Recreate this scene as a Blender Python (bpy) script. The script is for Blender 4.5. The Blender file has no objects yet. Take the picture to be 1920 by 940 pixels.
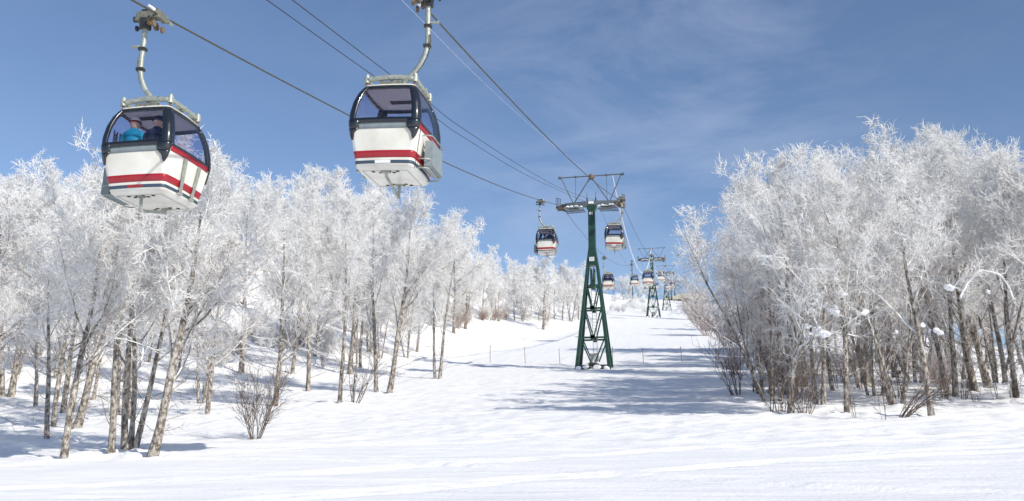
import bpy, bmesh, math, random
import numpy as np
from mathutils import Vector, Matrix
R = math.radians
sc = bpy.context.scene
C = sc.collection

# ---------------------------------------------------------------- camera
S = 1.15
F = 1867.0
CU, CV = 960.0, 470.0
pitch = math.atan(430 / F)
yaw = R(10.45)
CAM = np.array([0, 0, 1.7 * S])
cam_d = bpy.data.cameras.new('camera')
cam = bpy.data.objects.new('camera', cam_d)
C.objects.link(cam)
cam.location = CAM
cam.rotation_euler = (R(90) + pitch, 0, yaw)
cam_d.sensor_width = 36
cam_d.lens = 36 * F / 1920
cam_d.clip_start = 0.1
cam_d.clip_end = 12000
sc.camera = cam
# ---------------------------------------------------------------- light
SUN_EL, SUN_AZ_VEC = R(31.5), Vector((0.82, -0.57))     # direction towards the sun (x, y)
SUN_AZ_VEC.normalize()
sd = Vector((SUN_AZ_VEC.x * math.cos(SUN_EL), SUN_AZ_VEC.y * math.cos(SUN_EL), math.sin(SUN_EL)))
ld = bpy.data.lights.new('sun', 'SUN')
ld.energy = 3.6
ld.angle = R(0.5)
ld.color = (1.0, 0.935, 0.82)
lo = bpy.data.objects.new('sun', ld)
C.objects.link(lo)
lo.rotation_euler = sd.to_track_quat('Z', 'Y').to_euler()
w = bpy.data.worlds.new('World')
sc.world = w
w.use_nodes = True
nt = w.node_tree
for n in list(nt.nodes):
    nt.nodes.remove(n)
N = nt.nodes.new
Lk = nt.links.new
out = N('ShaderNodeOutputWorld')
bg = N('ShaderNodeBackground')
sky = N('ShaderNodeTexSky')
sky.sky_type = 'NISHITA'
sky.sun_disc = False
sky.sun_elevation = SUN_EL
sky.sun_rotation = math.atan2(SUN_AZ_VEC.x, SUN_AZ_VEC.y)
sky.altitude = 900
sky.air_density = 1.0
sky.dust_density = 0.6
sky.ozone_density = 2.2
tc = N('ShaderNodeTexCoord')
mp = N('ShaderNodeMapping')
mp.inputs['Rotation'].default_value = (R(12), R(-28), R(25))
mp.inputs['Scale'].default_value = (3.0, 5.0, 9.0)
nz = N('ShaderNodeTexNoise')
nz.inputs['Scale'].default_value = 1.6
nz.inputs['Detail'].default_value = 9
nz.inputs['Roughness'].default_value = 0.62
nz.inputs['Distortion'].default_value = 0.5
mr = N('ShaderNodeMapRange')
mr.inputs['From Min'].default_value = 0.40
mr.inputs['From Max'].default_value = 0.78
mr.inputs['To Max'].default_value = 0.32
mx = N('ShaderNodeMix')
mx.data_type = 'RGBA'
SKY_TINT = (0.95, 0.95, 1.0)
tint = N('ShaderNodeMix')
tint.data_type = 'RGBA'
tint.blend_type = 'MULTIPLY'
tint.inputs[0].default_value = 1.0
tint.inputs[7].default_value = (*SKY_TINT, 1)
Lk(sky.outputs[0], tint.inputs[6])
Lk(tc.outputs['Generated'], mp.inputs[0])
Lk(mp.outputs[0], nz.inputs['Vector'])
Lk(nz.outputs['Fac'], mr.inputs['Value'])
cdir = N('ShaderNodeVectorMath')
cdir.operation = 'DISTANCE'
cdir.inputs[1].default_value = (-0.05, 0.936, 0.348)     # where the thickest veil of cirrus stands
Lk(tc.outputs['Generated'], cdir.inputs[0])
cm = N('ShaderNodeMapRange')
cm.interpolation_type = 'SMOOTHSTEP'
cm.inputs['From Min'].default_value = 0.02
cm.inputs['From Max'].default_value = 0.34
cm.inputs['To Min'].default_value = 1.15
cm.inputs['To Max'].default_value = 0.14
Lk(cdir.outputs['Value'], cm.inputs['Value'])
cml = N('ShaderNodeMath')
cml.operation = 'MULTIPLY'
Lk(mr.outputs[0], cml.inputs[0])
Lk(cm.outputs[0], cml.inputs[1])
Lk(cml.outputs[0], mx.inputs[0])
Lk(tint.outputs[2], mx.inputs[6])
mx.inputs[7].default_value = (5.2, 5.7, 7.0, 1)
Lk(mx.outputs[2], bg.inputs['Color'])
bg.inputs['Strength'].default_value = 0.108
Lk(bg.outputs[0], out.inputs[0])
sc.view_settings.view_transform = 'Standard'
sc.view_settings.look = 'None'
sc.view_settings.exposure = 0.31
sc.view_settings.gamma = 1.0
sc.render.engine = 'CYCLES'
sc.cycles.max_bounces = 10
sc.cycles.diffuse_bounces = 6
sc.cycles.glossy_bounces = 3
sc.cycles.transparent_max_bounces = 12
sc.cycles.sample_clamp_indirect = 4
sc.cycles.use_denoising = True
sc.cycles.denoiser = 'OPENIMAGEDENOISE'
sc.cycles.denoising_input_passes = 'RGB_ALBEDO_NORMAL'

# ---------------------------------------------------------------- measuring helpers
fw = np.array([-math.sin(yaw) * math.cos(pitch), math.cos(yaw) * math.cos(pitch), math.sin(pitch)])
rt = np.array([math.cos(yaw), math.sin(yaw), 0])
upv = np.cross(rt, fw)
def proj(P):
    d = np.asarray(P, float) - CAM
    q = d @ fw
    return CU + F * (d @ rt) / q, CV - F * (d @ upv) / q
def ray(u, v):
    return fw + rt * (u - CU) / F - upv * (v - CV) / F
def onX(u, v, X):
    r = ray(u, v)
    return CAM + r * ((X - CAM[0]) / r[0])
def onY(u, v, Y):
    r = ray(u, v)
    return CAM + r * ((Y - CAM[1]) / r[1])

# ---------------------------------------------------------------- terrain
def ss(t):
    t = np.clip(t, 0, 1)
    return t * t * (3 - 2 * t)
KY = np.array([-3000, -60, 0, 13.8, 25.3, 46, 98.9, 170, 249.5, 330, 382, 450, 500, 640, 1500, 6000.])
KZ = np.array([-60, -2.5, 0, 1.25, 2.45, 5.0, 12.7, 26.0, 41.7, 56.3, 65.3, 80.6, 83, 76, 30, 0.])
def pchip(x):
    h = np.diff(KY)
    d = np.diff(KZ) / h
    m = np.zeros_like(KY)
    for i in range(1, len(KY) - 1):
        if d[i - 1] * d[i] > 0:
            m[i] = 3 * (h[i - 1] + h[i]) / ((2 * h[i] + h[i - 1]) / d[i - 1] + (h[i] + 2 * h[i - 1]) / d[i])
    m[0] = d[0]
    m[-1] = d[-1]
    i = np.clip(np.searchsorted(KY, x) - 1, 0, len(h) - 1)
    t = (x - KY[i]) / h[i]
    return (2*t**3 - 3*t**2 + 1)*KZ[i] + (t**3 - 2*t**2 + t)*h[i]*m[i] + (-2*t**3 + 3*t**2)*KZ[i+1] + (t**3 - t**2)*h[i]*m[i+1]
def T(x, y):
    x = np.asarray(x, float)
    y = np.asarray(y, float)
    z = pchip(y)
    z = z - 0.10 * np.clip(x + 10, -60, 300) * ss((y - 120) / 220)
    z = z + 19 * ss((-x - 24) / 60) * ss((y - 50) / 85) * (1 - .6 * ss((y - 170) / 200))
    z = z - 0.10 * np.clip(x - 18, 0, 150) * ss((y - 40) / 60)
    z = z + .5 * fbm(x/22, y/26, 2) * ss((y - 20)/30) * (1 - ss((y - 130)/90))
    return z
def hit(u, v, t0=5, t1=900):
    r = ray(u, v)
    r = r / np.linalg.norm(r)
    ts = np.concatenate([np.arange(t0, 120, .1), np.arange(120, t1, .5)])
    P = CAM + r * ts[:, None]
    g = P[:, 2] - T(P[:, 0], P[:, 1])
    k = np.where(g < 0)[0]
    if len(k) == 0:                      # just over the crest: the point nearest the sight line
        far = len(ts) // 2
        q = P[far + int(np.argmin(g[far:]))]
        return np.array([q[0], q[1], float(T(q[0], q[1]))])
    k = k[0]
    if k == 0:
        return P[0]
    a = g[k-1] / (g[k-1] - g[k])
    return P[k-1] * (1 - a) + P[k] * a
rng = np.random.default_rng(7)
TAB = rng.random((256, 256))
def vnoise(x, y):
    xi = np.floor(x).astype(int)
    yi = np.floor(y).astype(int)
    fx = x - xi
    fy = y - yi
    fx = fx*fx*(3 - 2*fx)
    fy = fy*fy*(3 - 2*fy)
    a = TAB[xi % 256, yi % 256]
    b = TAB[(xi+1) % 256, yi % 256]
    c = TAB[xi % 256, (yi+1) % 256]
    d = TAB[(xi+1) % 256, (yi+1) % 256]
    return (a*(1-fx) + b*fx)*(1-fy) + (c*(1-fx) + d*fx)*fy - .5
def fbm(x, y, o=4, g=.5):
    s = 0
    a = 1
    for i in range(o):
        s = s + a * vnoise(x * 2**i + 17.3*i, y * 2**i + 5.1*i)
        a *= g
    return s

# ---------------------------------------------------------------- materials
def mat(name, col, rough=.6, metal=0., var=0., vscale=6., bump=0., bscale=30., col2=None, spec=.5, coat=0.):
    m = bpy.data.materials.new(name)
    m.use_nodes = True
    t = m.node_tree
    b = t.nodes['Principled BSDF']
    b.inputs['Base Color'].default_value = (*col, 1)
    b.inputs['Roughness'].default_value = rough
    b.inputs['Metallic'].default_value = metal
    b.inputs['Specular IOR Level'].default_value = spec
    b.inputs['Coat Weight'].default_value = coat
    co = t.nodes.new('ShaderNodeTexCoord')
    if var > 0 or col2:
        n = t.nodes.new('ShaderNodeTexNoise')
        n.inputs['Scale'].default_value = vscale
        n.inputs['Detail'].default_value = 6
        t.links.new(co.outputs['Object'], n.inputs['Vector'])
        r = t.nodes.new('ShaderNodeValToRGB')
        c2 = col2 or tuple(max(0, c * (1 - var)) for c in col)
        r.color_ramp.elements[0].position = .35
        r.color_ramp.elements[1].position = .62
        r.color_ramp.elements[0].color = (*c2, 1)
        r.color_ramp.elements[1].color = (*col, 1)
        t.links.new(n.outputs['Fac'], r.inputs[0])
        t.links.new(r.outputs[0], b.inputs['Base Color'])
    if bump > 0:
        n = t.nodes.new('ShaderNodeTexNoise')
        n.inputs['Scale'].default_value = bscale
        n.inputs['Detail'].default_value = 5
        t.links.new(co.outputs['Object'], n.inputs['Vector'])
        bp = t.nodes.new('ShaderNodeBump')
        bp.inputs['Strength'].default_value = bump
        bp.inputs['Distance'].default_value = .02
        t.links.new(n.outputs['Fac'], bp.inputs['Height'])
        t.links.new(bp.outputs[0], b.inputs['Normal'])
    return m

def snow_mat():
    m = bpy.data.materials.new('snow')
    m.use_nodes = True
    t = m.node_tree
    b = t.nodes['Principled BSDF']
    b.inputs['Roughness'].default_value = .75
    b.inputs['Specular IOR Level'].default_value = .25
    co = t.nodes.new('ShaderNodeTexCoord')
    mpn = t.nodes.new('ShaderNodeMapping')
    mpn.inputs['Scale'].default_value = (.35, 1.4, 1)
    mpn.inputs['Rotation'].default_value = (0, 0, R(-8))
    t.links.new(co.outputs['Object'], mpn.inputs[0])
    n1 = t.nodes.new('ShaderNodeTexNoise')
    n1.inputs['Scale'].default_value = .9
    n1.inputs['Detail'].default_value = 8
    n1.inputs['Roughness'].default_value = .5
    t.links.new(mpn.outputs[0], n1.inputs['Vector'])
    n2 = t.nodes.new('ShaderNodeTexNoise')
    n2.inputs['Scale'].default_value = 9
    n2.inputs['Detail'].default_value = 6
    t.links.new(co.outputs['Object'], n2.inputs['Vector'])
    ad = t.nodes.new('ShaderNodeMath')
    ad.operation = 'MULTIPLY_ADD'
    ad.inputs[1].default_value = .15
    t.links.new(n2.outputs['Fac'], ad.inputs[0])
    t.links.new(n1.outputs['Fac'], ad.inputs[2])
    bp = t.nodes.new('ShaderNodeBump')
    bp.inputs['Strength'].default_value = .75
    bp.inputs['Distance'].default_value = .16
    t.links.new(ad.outputs[0], bp.inputs['Height'])
    t.links.new(bp.outputs[0], b.inputs['Normal'])
    r = t.nodes.new('ShaderNodeValToRGB')
    r.color_ramp.elements[0].position = .3
    r.color_ramp.elements[0].color = (.86, .87, .885, 1)
    r.color_ramp.elements[1].position = .65
    r.color_ramp.elements[1].color = (.92, .92, .915, 1)
    t.links.new(n1.outputs['Fac'], r.inputs[0])
    t.links.new(r.outputs[0], b.inputs['Base Color'])
    return m

def frost_mat(name, bare, white=(.97, .97, .965), lo=.35, hi=.75, bark=False):
    """bare wood with rime on it: how much rime a vertex carries is in the mesh attribute 'frost'; it sits on the windward side"""
    m = bpy.data.materials.new(name)
    m.use_nodes = True
    t = m.node_tree
    b = t.nodes['Principled BSDF']
    b.inputs['Roughness'].default_value = .8
    b.inputs['Specular IOR Level'].default_value = .15
    at = t.nodes.new('ShaderNodeAttribute')
    at.attribute_name = 'frost'
    co = t.nodes.new('ShaderNodeTexCoord')
    geo = t.nodes.new('ShaderNodeNewGeometry')
    dt = t.nodes.new('ShaderNodeVectorMath')
    dt.operation = 'DOT_PRODUCT'
    dt.inputs[1].default_value = Vector((-.45, -.35, .82)).normalized()
    t.links.new(geo.outputs['Normal'], dt.inputs[0])
    n = t.nodes.new('ShaderNodeTexNoise')
    n.inputs['Scale'].default_value = 3.0
    n.inputs['Detail'].default_value = 8
    n.inputs['Roughness'].default_value = .7
    t.links.new(co.outputs['Object'], n.inputs['Vector'])
    a = t.nodes.new('ShaderNodeMath')
    a.operation = 'MULTIPLY_ADD'
    a.inputs[1].default_value = .28
    t.links.new(dt.outputs['Value'], a.inputs[0])
    t.links.new(at.outputs['Fac'], a.inputs[2])
    a2 = t.nodes.new('ShaderNodeMath')
    a2.operation = 'MULTIPLY_ADD'
    a2.inputs[1].default_value = .9
    t.links.new(n.outputs['Fac'], a2.inputs[0])
    t.links.new(a.outputs[0], a2.inputs[2])
    mr = t.nodes.new('ShaderNodeMapRange')
    mr.interpolation_type = 'SMOOTHSTEP'
    mr.inputs['From Min'].default_value = lo + .45
    mr.inputs['From Max'].default_value = hi + .45
    t.links.new(a2.outputs[0], mr.inputs['Value'])
    mx = t.nodes.new('ShaderNodeMix')
    mx.data_type = 'RGBA'
    mx.inputs[6].default_value = (*bare, 1)
    mx.inputs[7].default_value = (*white, 1)
    t.links.new(mr.outputs[0], mx.inputs[0])
    if bark:
        mpn = t.nodes.new('ShaderNodeMapping')
        mpn.inputs['Scale'].default_value = (9, 9, 5.5)
        t.links.new(co.outputs['Object'], mpn.inputs[0])
        n3 = t.nodes.new('ShaderNodeTexNoise')
        n3.inputs['Scale'].default_value = 1.0
        n3.inputs['Detail'].default_value = 7
        n3.inputs['Roughness'].default_value = .65
        t.links.new(mpn.outputs[0], n3.inputs['Vector'])
        r = t.nodes.new('ShaderNodeValToRGB')
        e = r.color_ramp.elements
        e[0].position = .43
        e[0].color = (.12, .098, .08, 1)
        e[1].position = .71
        e[1].color = (.60, .56, .51, 1)
        x = e.new(.53)
        x.color = (*bare, 1)
        t.links.new(n3.outputs['Fac'], r.inputs[0])
        t.links.new(r.outputs[0], mx.inputs[6])
        bp = t.nodes.new('ShaderNodeBump')
        bp.inputs['Strength'].default_value = .9
        bp.inputs['Distance'].default_value = .03
        t.links.new(n3.outputs['Fac'], bp.inputs['Height'])
        t.links.new(bp.outputs[0], b.inputs['Normal'])
    t.links.new(mx.outputs[2], b.inputs['Base Color'])
    if not bark:
        tl = t.nodes.new('ShaderNodeBsdfTranslucent')
        t.links.new(mx.outputs[2], tl.inputs['Color'])
        ms = t.nodes.new('ShaderNodeMixShader')
        fm = t.nodes.new('ShaderNodeMath')
        fm.operation = 'MULTIPLY'
        fm.inputs[1].default_value = .25
        t.links.new(mr.outputs[0], fm.inputs[0])
        t.links.new(fm.outputs[0], ms.inputs[0])
        t.links.new(b.outputs[0], ms.inputs[1])
        t.links.new(tl.outputs[0], ms.inputs[2])
        t.links.new(ms.outputs[0], t.nodes['Material Output'].inputs['Surface'])
    return m

def glass_mat():
    m = bpy.data.materials.new('tinted_glass')
    m.use_nodes = True
    t = m.node_tree
    for n in list(t.nodes):
        t.nodes.remove(n)
    o = t.nodes.new('ShaderNodeOutputMaterial')
    tr = t.nodes.new('ShaderNodeBsdfTransparent')
    tr.inputs[0].default_value = (.90, .90, .95, 1)
    gl = t.nodes.new('ShaderNodeBsdfGlossy')
    gl.inputs['Roughness'].default_value = .03
    fw_ = t.nodes.new('ShaderNodeLayerWeight')
    fw_.inputs['Blend'].default_value = .5
    pw = t.nodes.new('ShaderNodeMath')
    pw.operation = 'POWER'
    pw.inputs[1].default_value = 4
    t.links.new(fw_.outputs['Facing'], pw.inputs[0])
    fr = t.nodes.new('ShaderNodeMath')
    fr.operation = 'MULTIPLY_ADD'
    fr.inputs[1].default_value = .6
    fr.inputs[2].default_value = .035
    t.links.new(pw.outputs[0], fr.inputs[0])
    mx = t.nodes.new('ShaderNodeMixShader')
    t.links.new(fr.outputs[0], mx.inputs[0])
    t.links.new(tr.outputs[0], mx.inputs[1])
    t.links.new(gl.outputs[0], mx.inputs[2])
    t.links.new(mx.outputs[0], o.inputs[0])
    return m

M = dict(
    snow=snow_mat(),
    bark=frost_mat('birch_bark', (.34, .31, .275), lo=.52, hi=.9, bark=True),
    twig=frost_mat('frosted_twig', (.36, .285, .235)),
    twig_brown=frost_mat('bare_brown_twig', (.34, .235, .19), lo=.42, hi=.85),
    bush=frost_mat('dark_bush_twig', (.13, .095, .08), lo=.55, hi=1.1),
    puff=mat('clumped_snow', (.88, .89, .92), .8, bump=.6, bscale=9),
    white=mat('cream_shell', (.77, .755, .69), .4, col2=(.66, .63, .55), vscale=1.7, coat=.25, bump=.08, bscale=14),
    red=mat('red_stripe', (.36, .013, .024), .35, var=.12, coat=.3),
    navy=mat('navy_stripe', (.045, .075, .115), .4),
    grey=mat('grey_panel', (.24, .28, .29), .45, var=.15),
    black=mat('black_frame', (.012, .015, .022), .22, coat=.5),
    steel=mat('galvanised_steel', (.42, .45, .40), .5, .35, var=.3, vscale=9, bump=.2),
    dark=mat('dark_metal', (.06, .06, .055), .5, .4, var=.3),
    olive=mat('weathered_grip_paint', (.22, .22, .18), .55, .2, var=.4, vscale=14),
    rust=mat('rusty_bracket', (.22, .15, .09), .7, .1, var=.5, vscale=12),
    rope=mat('steel_rope', (.115, .11, .085), .6, .3, var=.3, vscale=40),
    cable=mat('black_cable', (.02, .02, .025), .6),
    fcable=mat('frosted_cable', (.8, .82, .86), .8),
    green=mat('tower_green_paint', (.012, .058, .036), .45, var=.4, vscale=2.5, bump=.1, coat=.15),
    armgrey=mat('tower_grey_paint', (.13, .16, .18), .5, .2, var=.3, vscale=3),
    inner=mat('cabin_ceiling', (.74, .69, .73), .6, var=.06),
    plate=mat('white_plate', (.8, .8, .78), .5),
    glass=glass_mat(),
    hole=mat('black_hole', (.008, .008, .008), .8),
    skin=mat('skin', (.62, .38, .28), .55),
    teal=mat('turquoise_jacket', (.0, .30, .46), .65, var=.35, vscale=9, bump=.5, bscale=12),
    ink=mat('navy_jacket', (.018, .022, .06), .7, var=.3, vscale=9, bump=.5, bscale=12),
    pants=mat('dark_trousers', (.03, .03, .035), .8),
    hatw=mat('white_knit', (.75, .72, .72), .9, bump=.5, bscale=60),
    hatr=mat('maroon_knit', (.25, .02, .03), .9, bump=.5, bscale=60),
    skir=mat('ski_red', (.35, .03, .03), .4),
    roof=mat('cream_roof', (.55, .49, .37), .7, var=.2, vscale=.6),
    wall=mat('dark_timber_wall', (.07, .06, .05), .8, var=.3),
    stake=mat('grey_stake', (.22, .20, .19), .8),
    orange=mat('orange_marker', (.7, .16, .05), .6),
)

# ---------------------------------------------------------------- object helpers
def tag(o, label=None, cat=None, group=None, kind=None):
    if label: o['label'] = label
    if cat: o['category'] = cat
    if group: o['group'] = group
    if kind: o['kind'] = kind
    return o
def empty(name, loc=(0, 0, 0), rz=0.):
    o = bpy.data.objects.new(name, None)
    o.empty_display_size = .3
    C.objects.link(o)
    o.location = loc
    o.rotation_euler = (0, 0, rz)
    return o
def link(name, me, m=None, parent=None):
    if m is not None and len(me.materials) == 0:
        me.materials.append(m)
    o = bpy.data.objects.new(name, me)
    C.objects.link(o)
    if parent: o.parent = parent
    return o
def np_mesh(name, V, Q=None, T3=None, frost=None, smooth=False):
    me = bpy.data.meshes.new(name)
    V = np.asarray(V, np.float32)
    nq = 0 if Q is None else len(Q)
    n3 = 0 if T3 is None else len(T3)
    me.vertices.add(len(V))
    me.vertices.foreach_set('co', V.ravel())
    me.loops.add(nq * 4 + n3 * 3)
    me.polygons.add(nq + n3)
    parts = []
    if nq: parts.append(np.asarray(Q, np.int32).ravel())
    if n3: parts.append(np.asarray(T3, np.int32).ravel())
    me.loops.foreach_set('vertex_index', np.concatenate(parts))
    st = np.concatenate([np.arange(nq) * 4, nq * 4 + np.arange(n3) * 3]).astype(np.int32)
    me.polygons.foreach_set('loop_start', st)
    if smooth:
        me.polygons.foreach_set('use_smooth', np.ones(nq + n3, bool))
    if frost is not None:
        a = me.attributes.new('frost', 'FLOAT', 'POINT')
        a.data.foreach_set('value', np.asarray(frost, np.float32))
    me.update(calc_edges=True)
    return me
class MB:
    """collects solids for one mesh"""
    def __init__(s):
        s.V = []
        s.Fc = []
    def add(s, V, Fc):
        k = len(s.V)
        s.V += [tuple(v) for v in V]
        s.Fc += [tuple(i + k for i in f) for f in Fc]
        return s
    def box(s, c, d, rot=None):
        hx, hy, hz = d[0]/2, d[1]/2, d[2]/2
        v = [Vector((x, y, z)) for x in (-hx, hx) for y in (-hy, hy) for z in (-hz, hz)]
        if rot is not None:
            v = [rot @ p for p in v]
        c = Vector(c)
        return s.add([p + c for p in v], [(0,1,3,2), (4,6,7,5), (0,4,5,1), (2,3,7,6), (0,2,6,4), (1,5,7,3)])
    def beam(s, a, b, wx, wy, wx2=None, wy2=None, ref=(0, 1, 0)):
        a = Vector(a); b = Vector(b)
        t = (b - a).normalized()
        r = Vector(ref)
        if abs(t.dot(r)) > .95: r = Vector((1, 0, 0))
        u = t.cross(r).normalized()
        q = u.cross(t).normalized()
        wx2 = wx if wx2 is None else wx2
        wy2 = wy if wy2 is None else wy2
        V = [a + u*sx*wx/2 + q*sy*wy/2 for sx, sy in ((-1,-1),(1,-1),(1,1),(-1,1))] + [b + u*sx*wx2/2 + q*sy*wy2/2 for sx, sy in ((-1,-1),(1,-1),(1,1),(-1,1))]
        return s.add(V, [(0,3,2,1), (4,5,6,7), (0,1,5,4), (1,2,6,5), (2,3,7,6), (3,0,4,7)])
    def tube(s, pts, r, n=8, cap=True, flat=1.0):
        pts = [Vector(p) for p in pts]
        rr = r if isinstance(r, (list, tuple)) else [r] * len(pts)
        V = []
        ref = None
        for i, p in enumerate(pts):
            t = (pts[min(i+1, len(pts)-1)] - pts[max(i-1, 0)]).normalized()
            if ref is None:
                ref = Vector((0, 1, 0)) if abs(t.y) < .9 else Vector((1, 0, 0))
            u = t.cross(ref).normalized()
            q = u.cross(t).normalized()
            ref = q
            for k in range(n):
                a = 2*math.pi*k/n + math.pi/n
                V.append(p + u*math.cos(a)*rr[i] + q*math.sin(a)*rr[i]*flat)
        Fc = []
        for i in range(len(pts)-1):
            for k in range(n):
                Fc.append((i*n+k, i*n+(k+1) % n, (i+1)*n+(k+1) % n, (i+1)*n+k))
        if cap:
            Fc.append(tuple(range(n-1, -1, -1)))
            Fc.append(tuple((len(pts)-1)*n + k for k in range(n)))
        return s.add(V, Fc)
    def cyl(s, c, axis, r, h, n=12):
        c = Vector(c); ax = Vector(axis).normalized()
        return s.tube([c - ax*h/2, c + ax*h/2], r, n)
    def blob(s, c, r, seed=0, amp=.25, sq=1.):
        bm = bmesh.new()
        bmesh.ops.create_icosphere(bm, subdivisions=3, radius=1)
        rd = random.Random(seed)
        dirs = [Vector((rd.gauss(0,1), rd.gauss(0,1), rd.gauss(0,1))).normalized() for _ in range(9)]
        V = []
        for v in bm.verts:
            k = 1 + amp * sum(max(0, v.co.dot(d))**4 * (1 if i % 3 else -.6) for i, d in enumerate(dirs)) / 2
            V.append(Vector(c) + Vector((v.co.x*r*k, v.co.y*r*k, v.co.z*r*k*sq)))
        Fc = [tuple(v.index for v in f.verts) for f in bm.faces]
        bm.free()
        return s.add(V, Fc)
    def build(s, name, m, parent=None, smooth=False, bevel=0.):
        me = bpy.data.meshes.new(name)
        me.from_pydata([tuple(v) for v in s.V], [], s.Fc)
        if smooth or bevel:
            me.polygons.foreach_set('use_smooth', [smooth] * len(me.polygons))
        if bevel:
            bm = bmesh.new()
            bm.from_mesh(me)
            ed = [e for e in bm.edges if len(e.link_faces) == 2 and e.calc_face_angle() > .6]
            bmesh.ops.bevel(bm, geom=ed, offset=bevel, segments=2, affect='EDGES', profile=.6)
            bm.to_mesh(me)
            bm.free()
        me.update()
        return link(name, me, m, parent)
def copy_tree(o, parent=None):
    c = o.copy()
    C.objects.link(c)
    c.parent = parent
    for ch in KIDS.get(o.name) or [x for x in o.children]:
        copy_tree(ch, c)
    return c
KIDS = {}

# ---------------------------------------------------------------- ground
def build_ground():
    def axis(lo, hi, d, far_lo, far_hi, g):
        a = list(np.arange(lo, hi, d))
        x, st = hi, d
        while x < far_hi:
            a.append(x); st *= g; x += st
        a.append(far_hi)
        b = []
        x, st = lo, d
        while x > far_lo:
            st *= g; x -= st; b.append(x)
        b[-1] = far_lo
        return np.array(b[::-1] + a)
    xs = axis(-30, 20, .17, -3000, 3000, 1.045)
    ys = axis(13, 62, .17, -2500, 5500, 1.022)
    X, Y = np.meshgrid(xs, ys)
    Z = T(X, Y)
    near = np.exp(-np.clip(Y - 60, 0, None) / 60)
    # drifts, wind crust and old tracks
    rough = ss((Y - 26 - 3*vnoise(X/9, Y/9)) / 8) * np.exp(-np.clip(Y - 110, 0, None)/120)
    Z = Z + (.035 + .075 * rough) * fbm(X/2.6 + Y/9, Y/1.7, 4, .55)
    Z = Z + 0.07 * rough * fbm(X/.6, Y/.6, 3, .6)
    rg = 1 - np.abs(2 * vnoise(X/3.4 + .6*vnoise(Y/2, X/3), Y/1.1 + X/14))
    Z = Z + .04 * near * (.5 + rough) * rg**4
    # piste grooming lines running across the foreground
    gr = .022 * fbm(X/5 + Y/4, Y/.9 - X/8, 2) * (1 - rough)
    tr = np.exp(-((Y - 19.2 - X*.16 - .8*vnoise(X/7, Y*0))/.09)**2) + np.exp(-((Y - 22.0 - X*.33)/.08)**2) + np.exp(-((Y - 27.5 + X*.12)/.1)**2)
    for (cx_, cy_, sl_, k_) in [(-6, 24, .5, 1), (-4, 24.6, .5, 2), (2, 20, -.35, 3), (3, 20.4, -.35, 4), (-10, 30, .9, 5), (0, 33, .22, 6), (6, 26, .6, 7), (7, 26.3, .6, 8)]:
        q_ = (Y - cy_ - (X-cx_)*sl_ - 1.2*np.sin(X/5.+k_))
        tr = tr + 1.5*np.exp(-(q_/.13)**2) - .6*np.exp(-((q_-.34)/.18)**2)
    Z = Z + gr - .035 * tr
    for (wx, wy) in WELLS:
        ix = slice(np.searchsorted(xs, wx-2.2), np.searchsorted(xs, wx+2.2))
        iy = slice(np.searchsorted(ys, wy-2.2), np.searchsorted(ys, wy+2.2))
        d = np.hypot(X[iy, ix]-wx, Y[iy, ix]-wy)
        Z[iy, ix] += -.16*np.exp(-(d/.34)**2) + .07*np.exp(-((d-.75)/.35)**2) + .05*np.exp(-(d/1.2)**2)*fbm(X[iy, ix]*3, Y[iy, ix]*3, 3)*2
    ny, nx = X.shape
    V = np.stack([X, Y, Z], -1).reshape(-1, 3)
    i = np.arange((ny-1)*(nx-1))
    r, c = i // (nx-1), i % (nx-1)
    a = r*nx + c
    Q = np.stack([a, a+1, a+nx+1, a+nx], 1)
    me = np_mesh('snow_ground', V, Q, smooth=True)
    o = link('snow_ground', me, M['snow'])
    tag(o, 'white snow covered ski slope rising to a crest', kind='structure')

# ---------------------------------------------------------------- trees
def nrm(a):
    return a / np.maximum(np.linalg.norm(a, axis=-1, keepdims=True), 1e-9)
def growpoly(r, P0, D0, L, K, jit, trop, tdir=(0, 0, 1)):
    n = len(P0)
    P = np.zeros((n, K+1, 3))
    P[:, 0] = P0
    D = nrm(D0)
    td = np.array(tdir)
    for k in range(K):
        D = nrm(D + r.normal(0, jit, (n, 3)) + td * trop)
        P[:, k+1] = P[:, k] + D * (L / K)[:, None]
    return P
def kids(r, P, n, t0, t1, a0, a1, tpow=1.):
    Np, K1, _ = P.shape
    t = t0 + (t1 - t0) * ((np.arange(n)[None, :] + r.random((Np, n))) / n) ** tpow
    k = np.clip((t * (K1-1)).astype(int), 0, K1-2)
    fr = t * (K1-1) - k
    idx = np.arange(Np)[:, None]
    A, B = P[idx, k], P[idx, k+1]
    pos = A + (B - A) * fr[..., None]
    tan = nrm(B - A)
    rnd = r.normal(0, 1, tan.shape)
    perp = nrm(rnd - (rnd * tan).sum(-1, keepdims=True) * tan)
    a = np.radians(r.uniform(a0, a1, t.shape))[..., None]
    D = tan * np.cos(a) + perp * np.sin(a)
    par = np.repeat(np.arange(Np), n)
    return pos.reshape(-1, 3), D.reshape(-1, 3), t.ravel(), par
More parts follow.
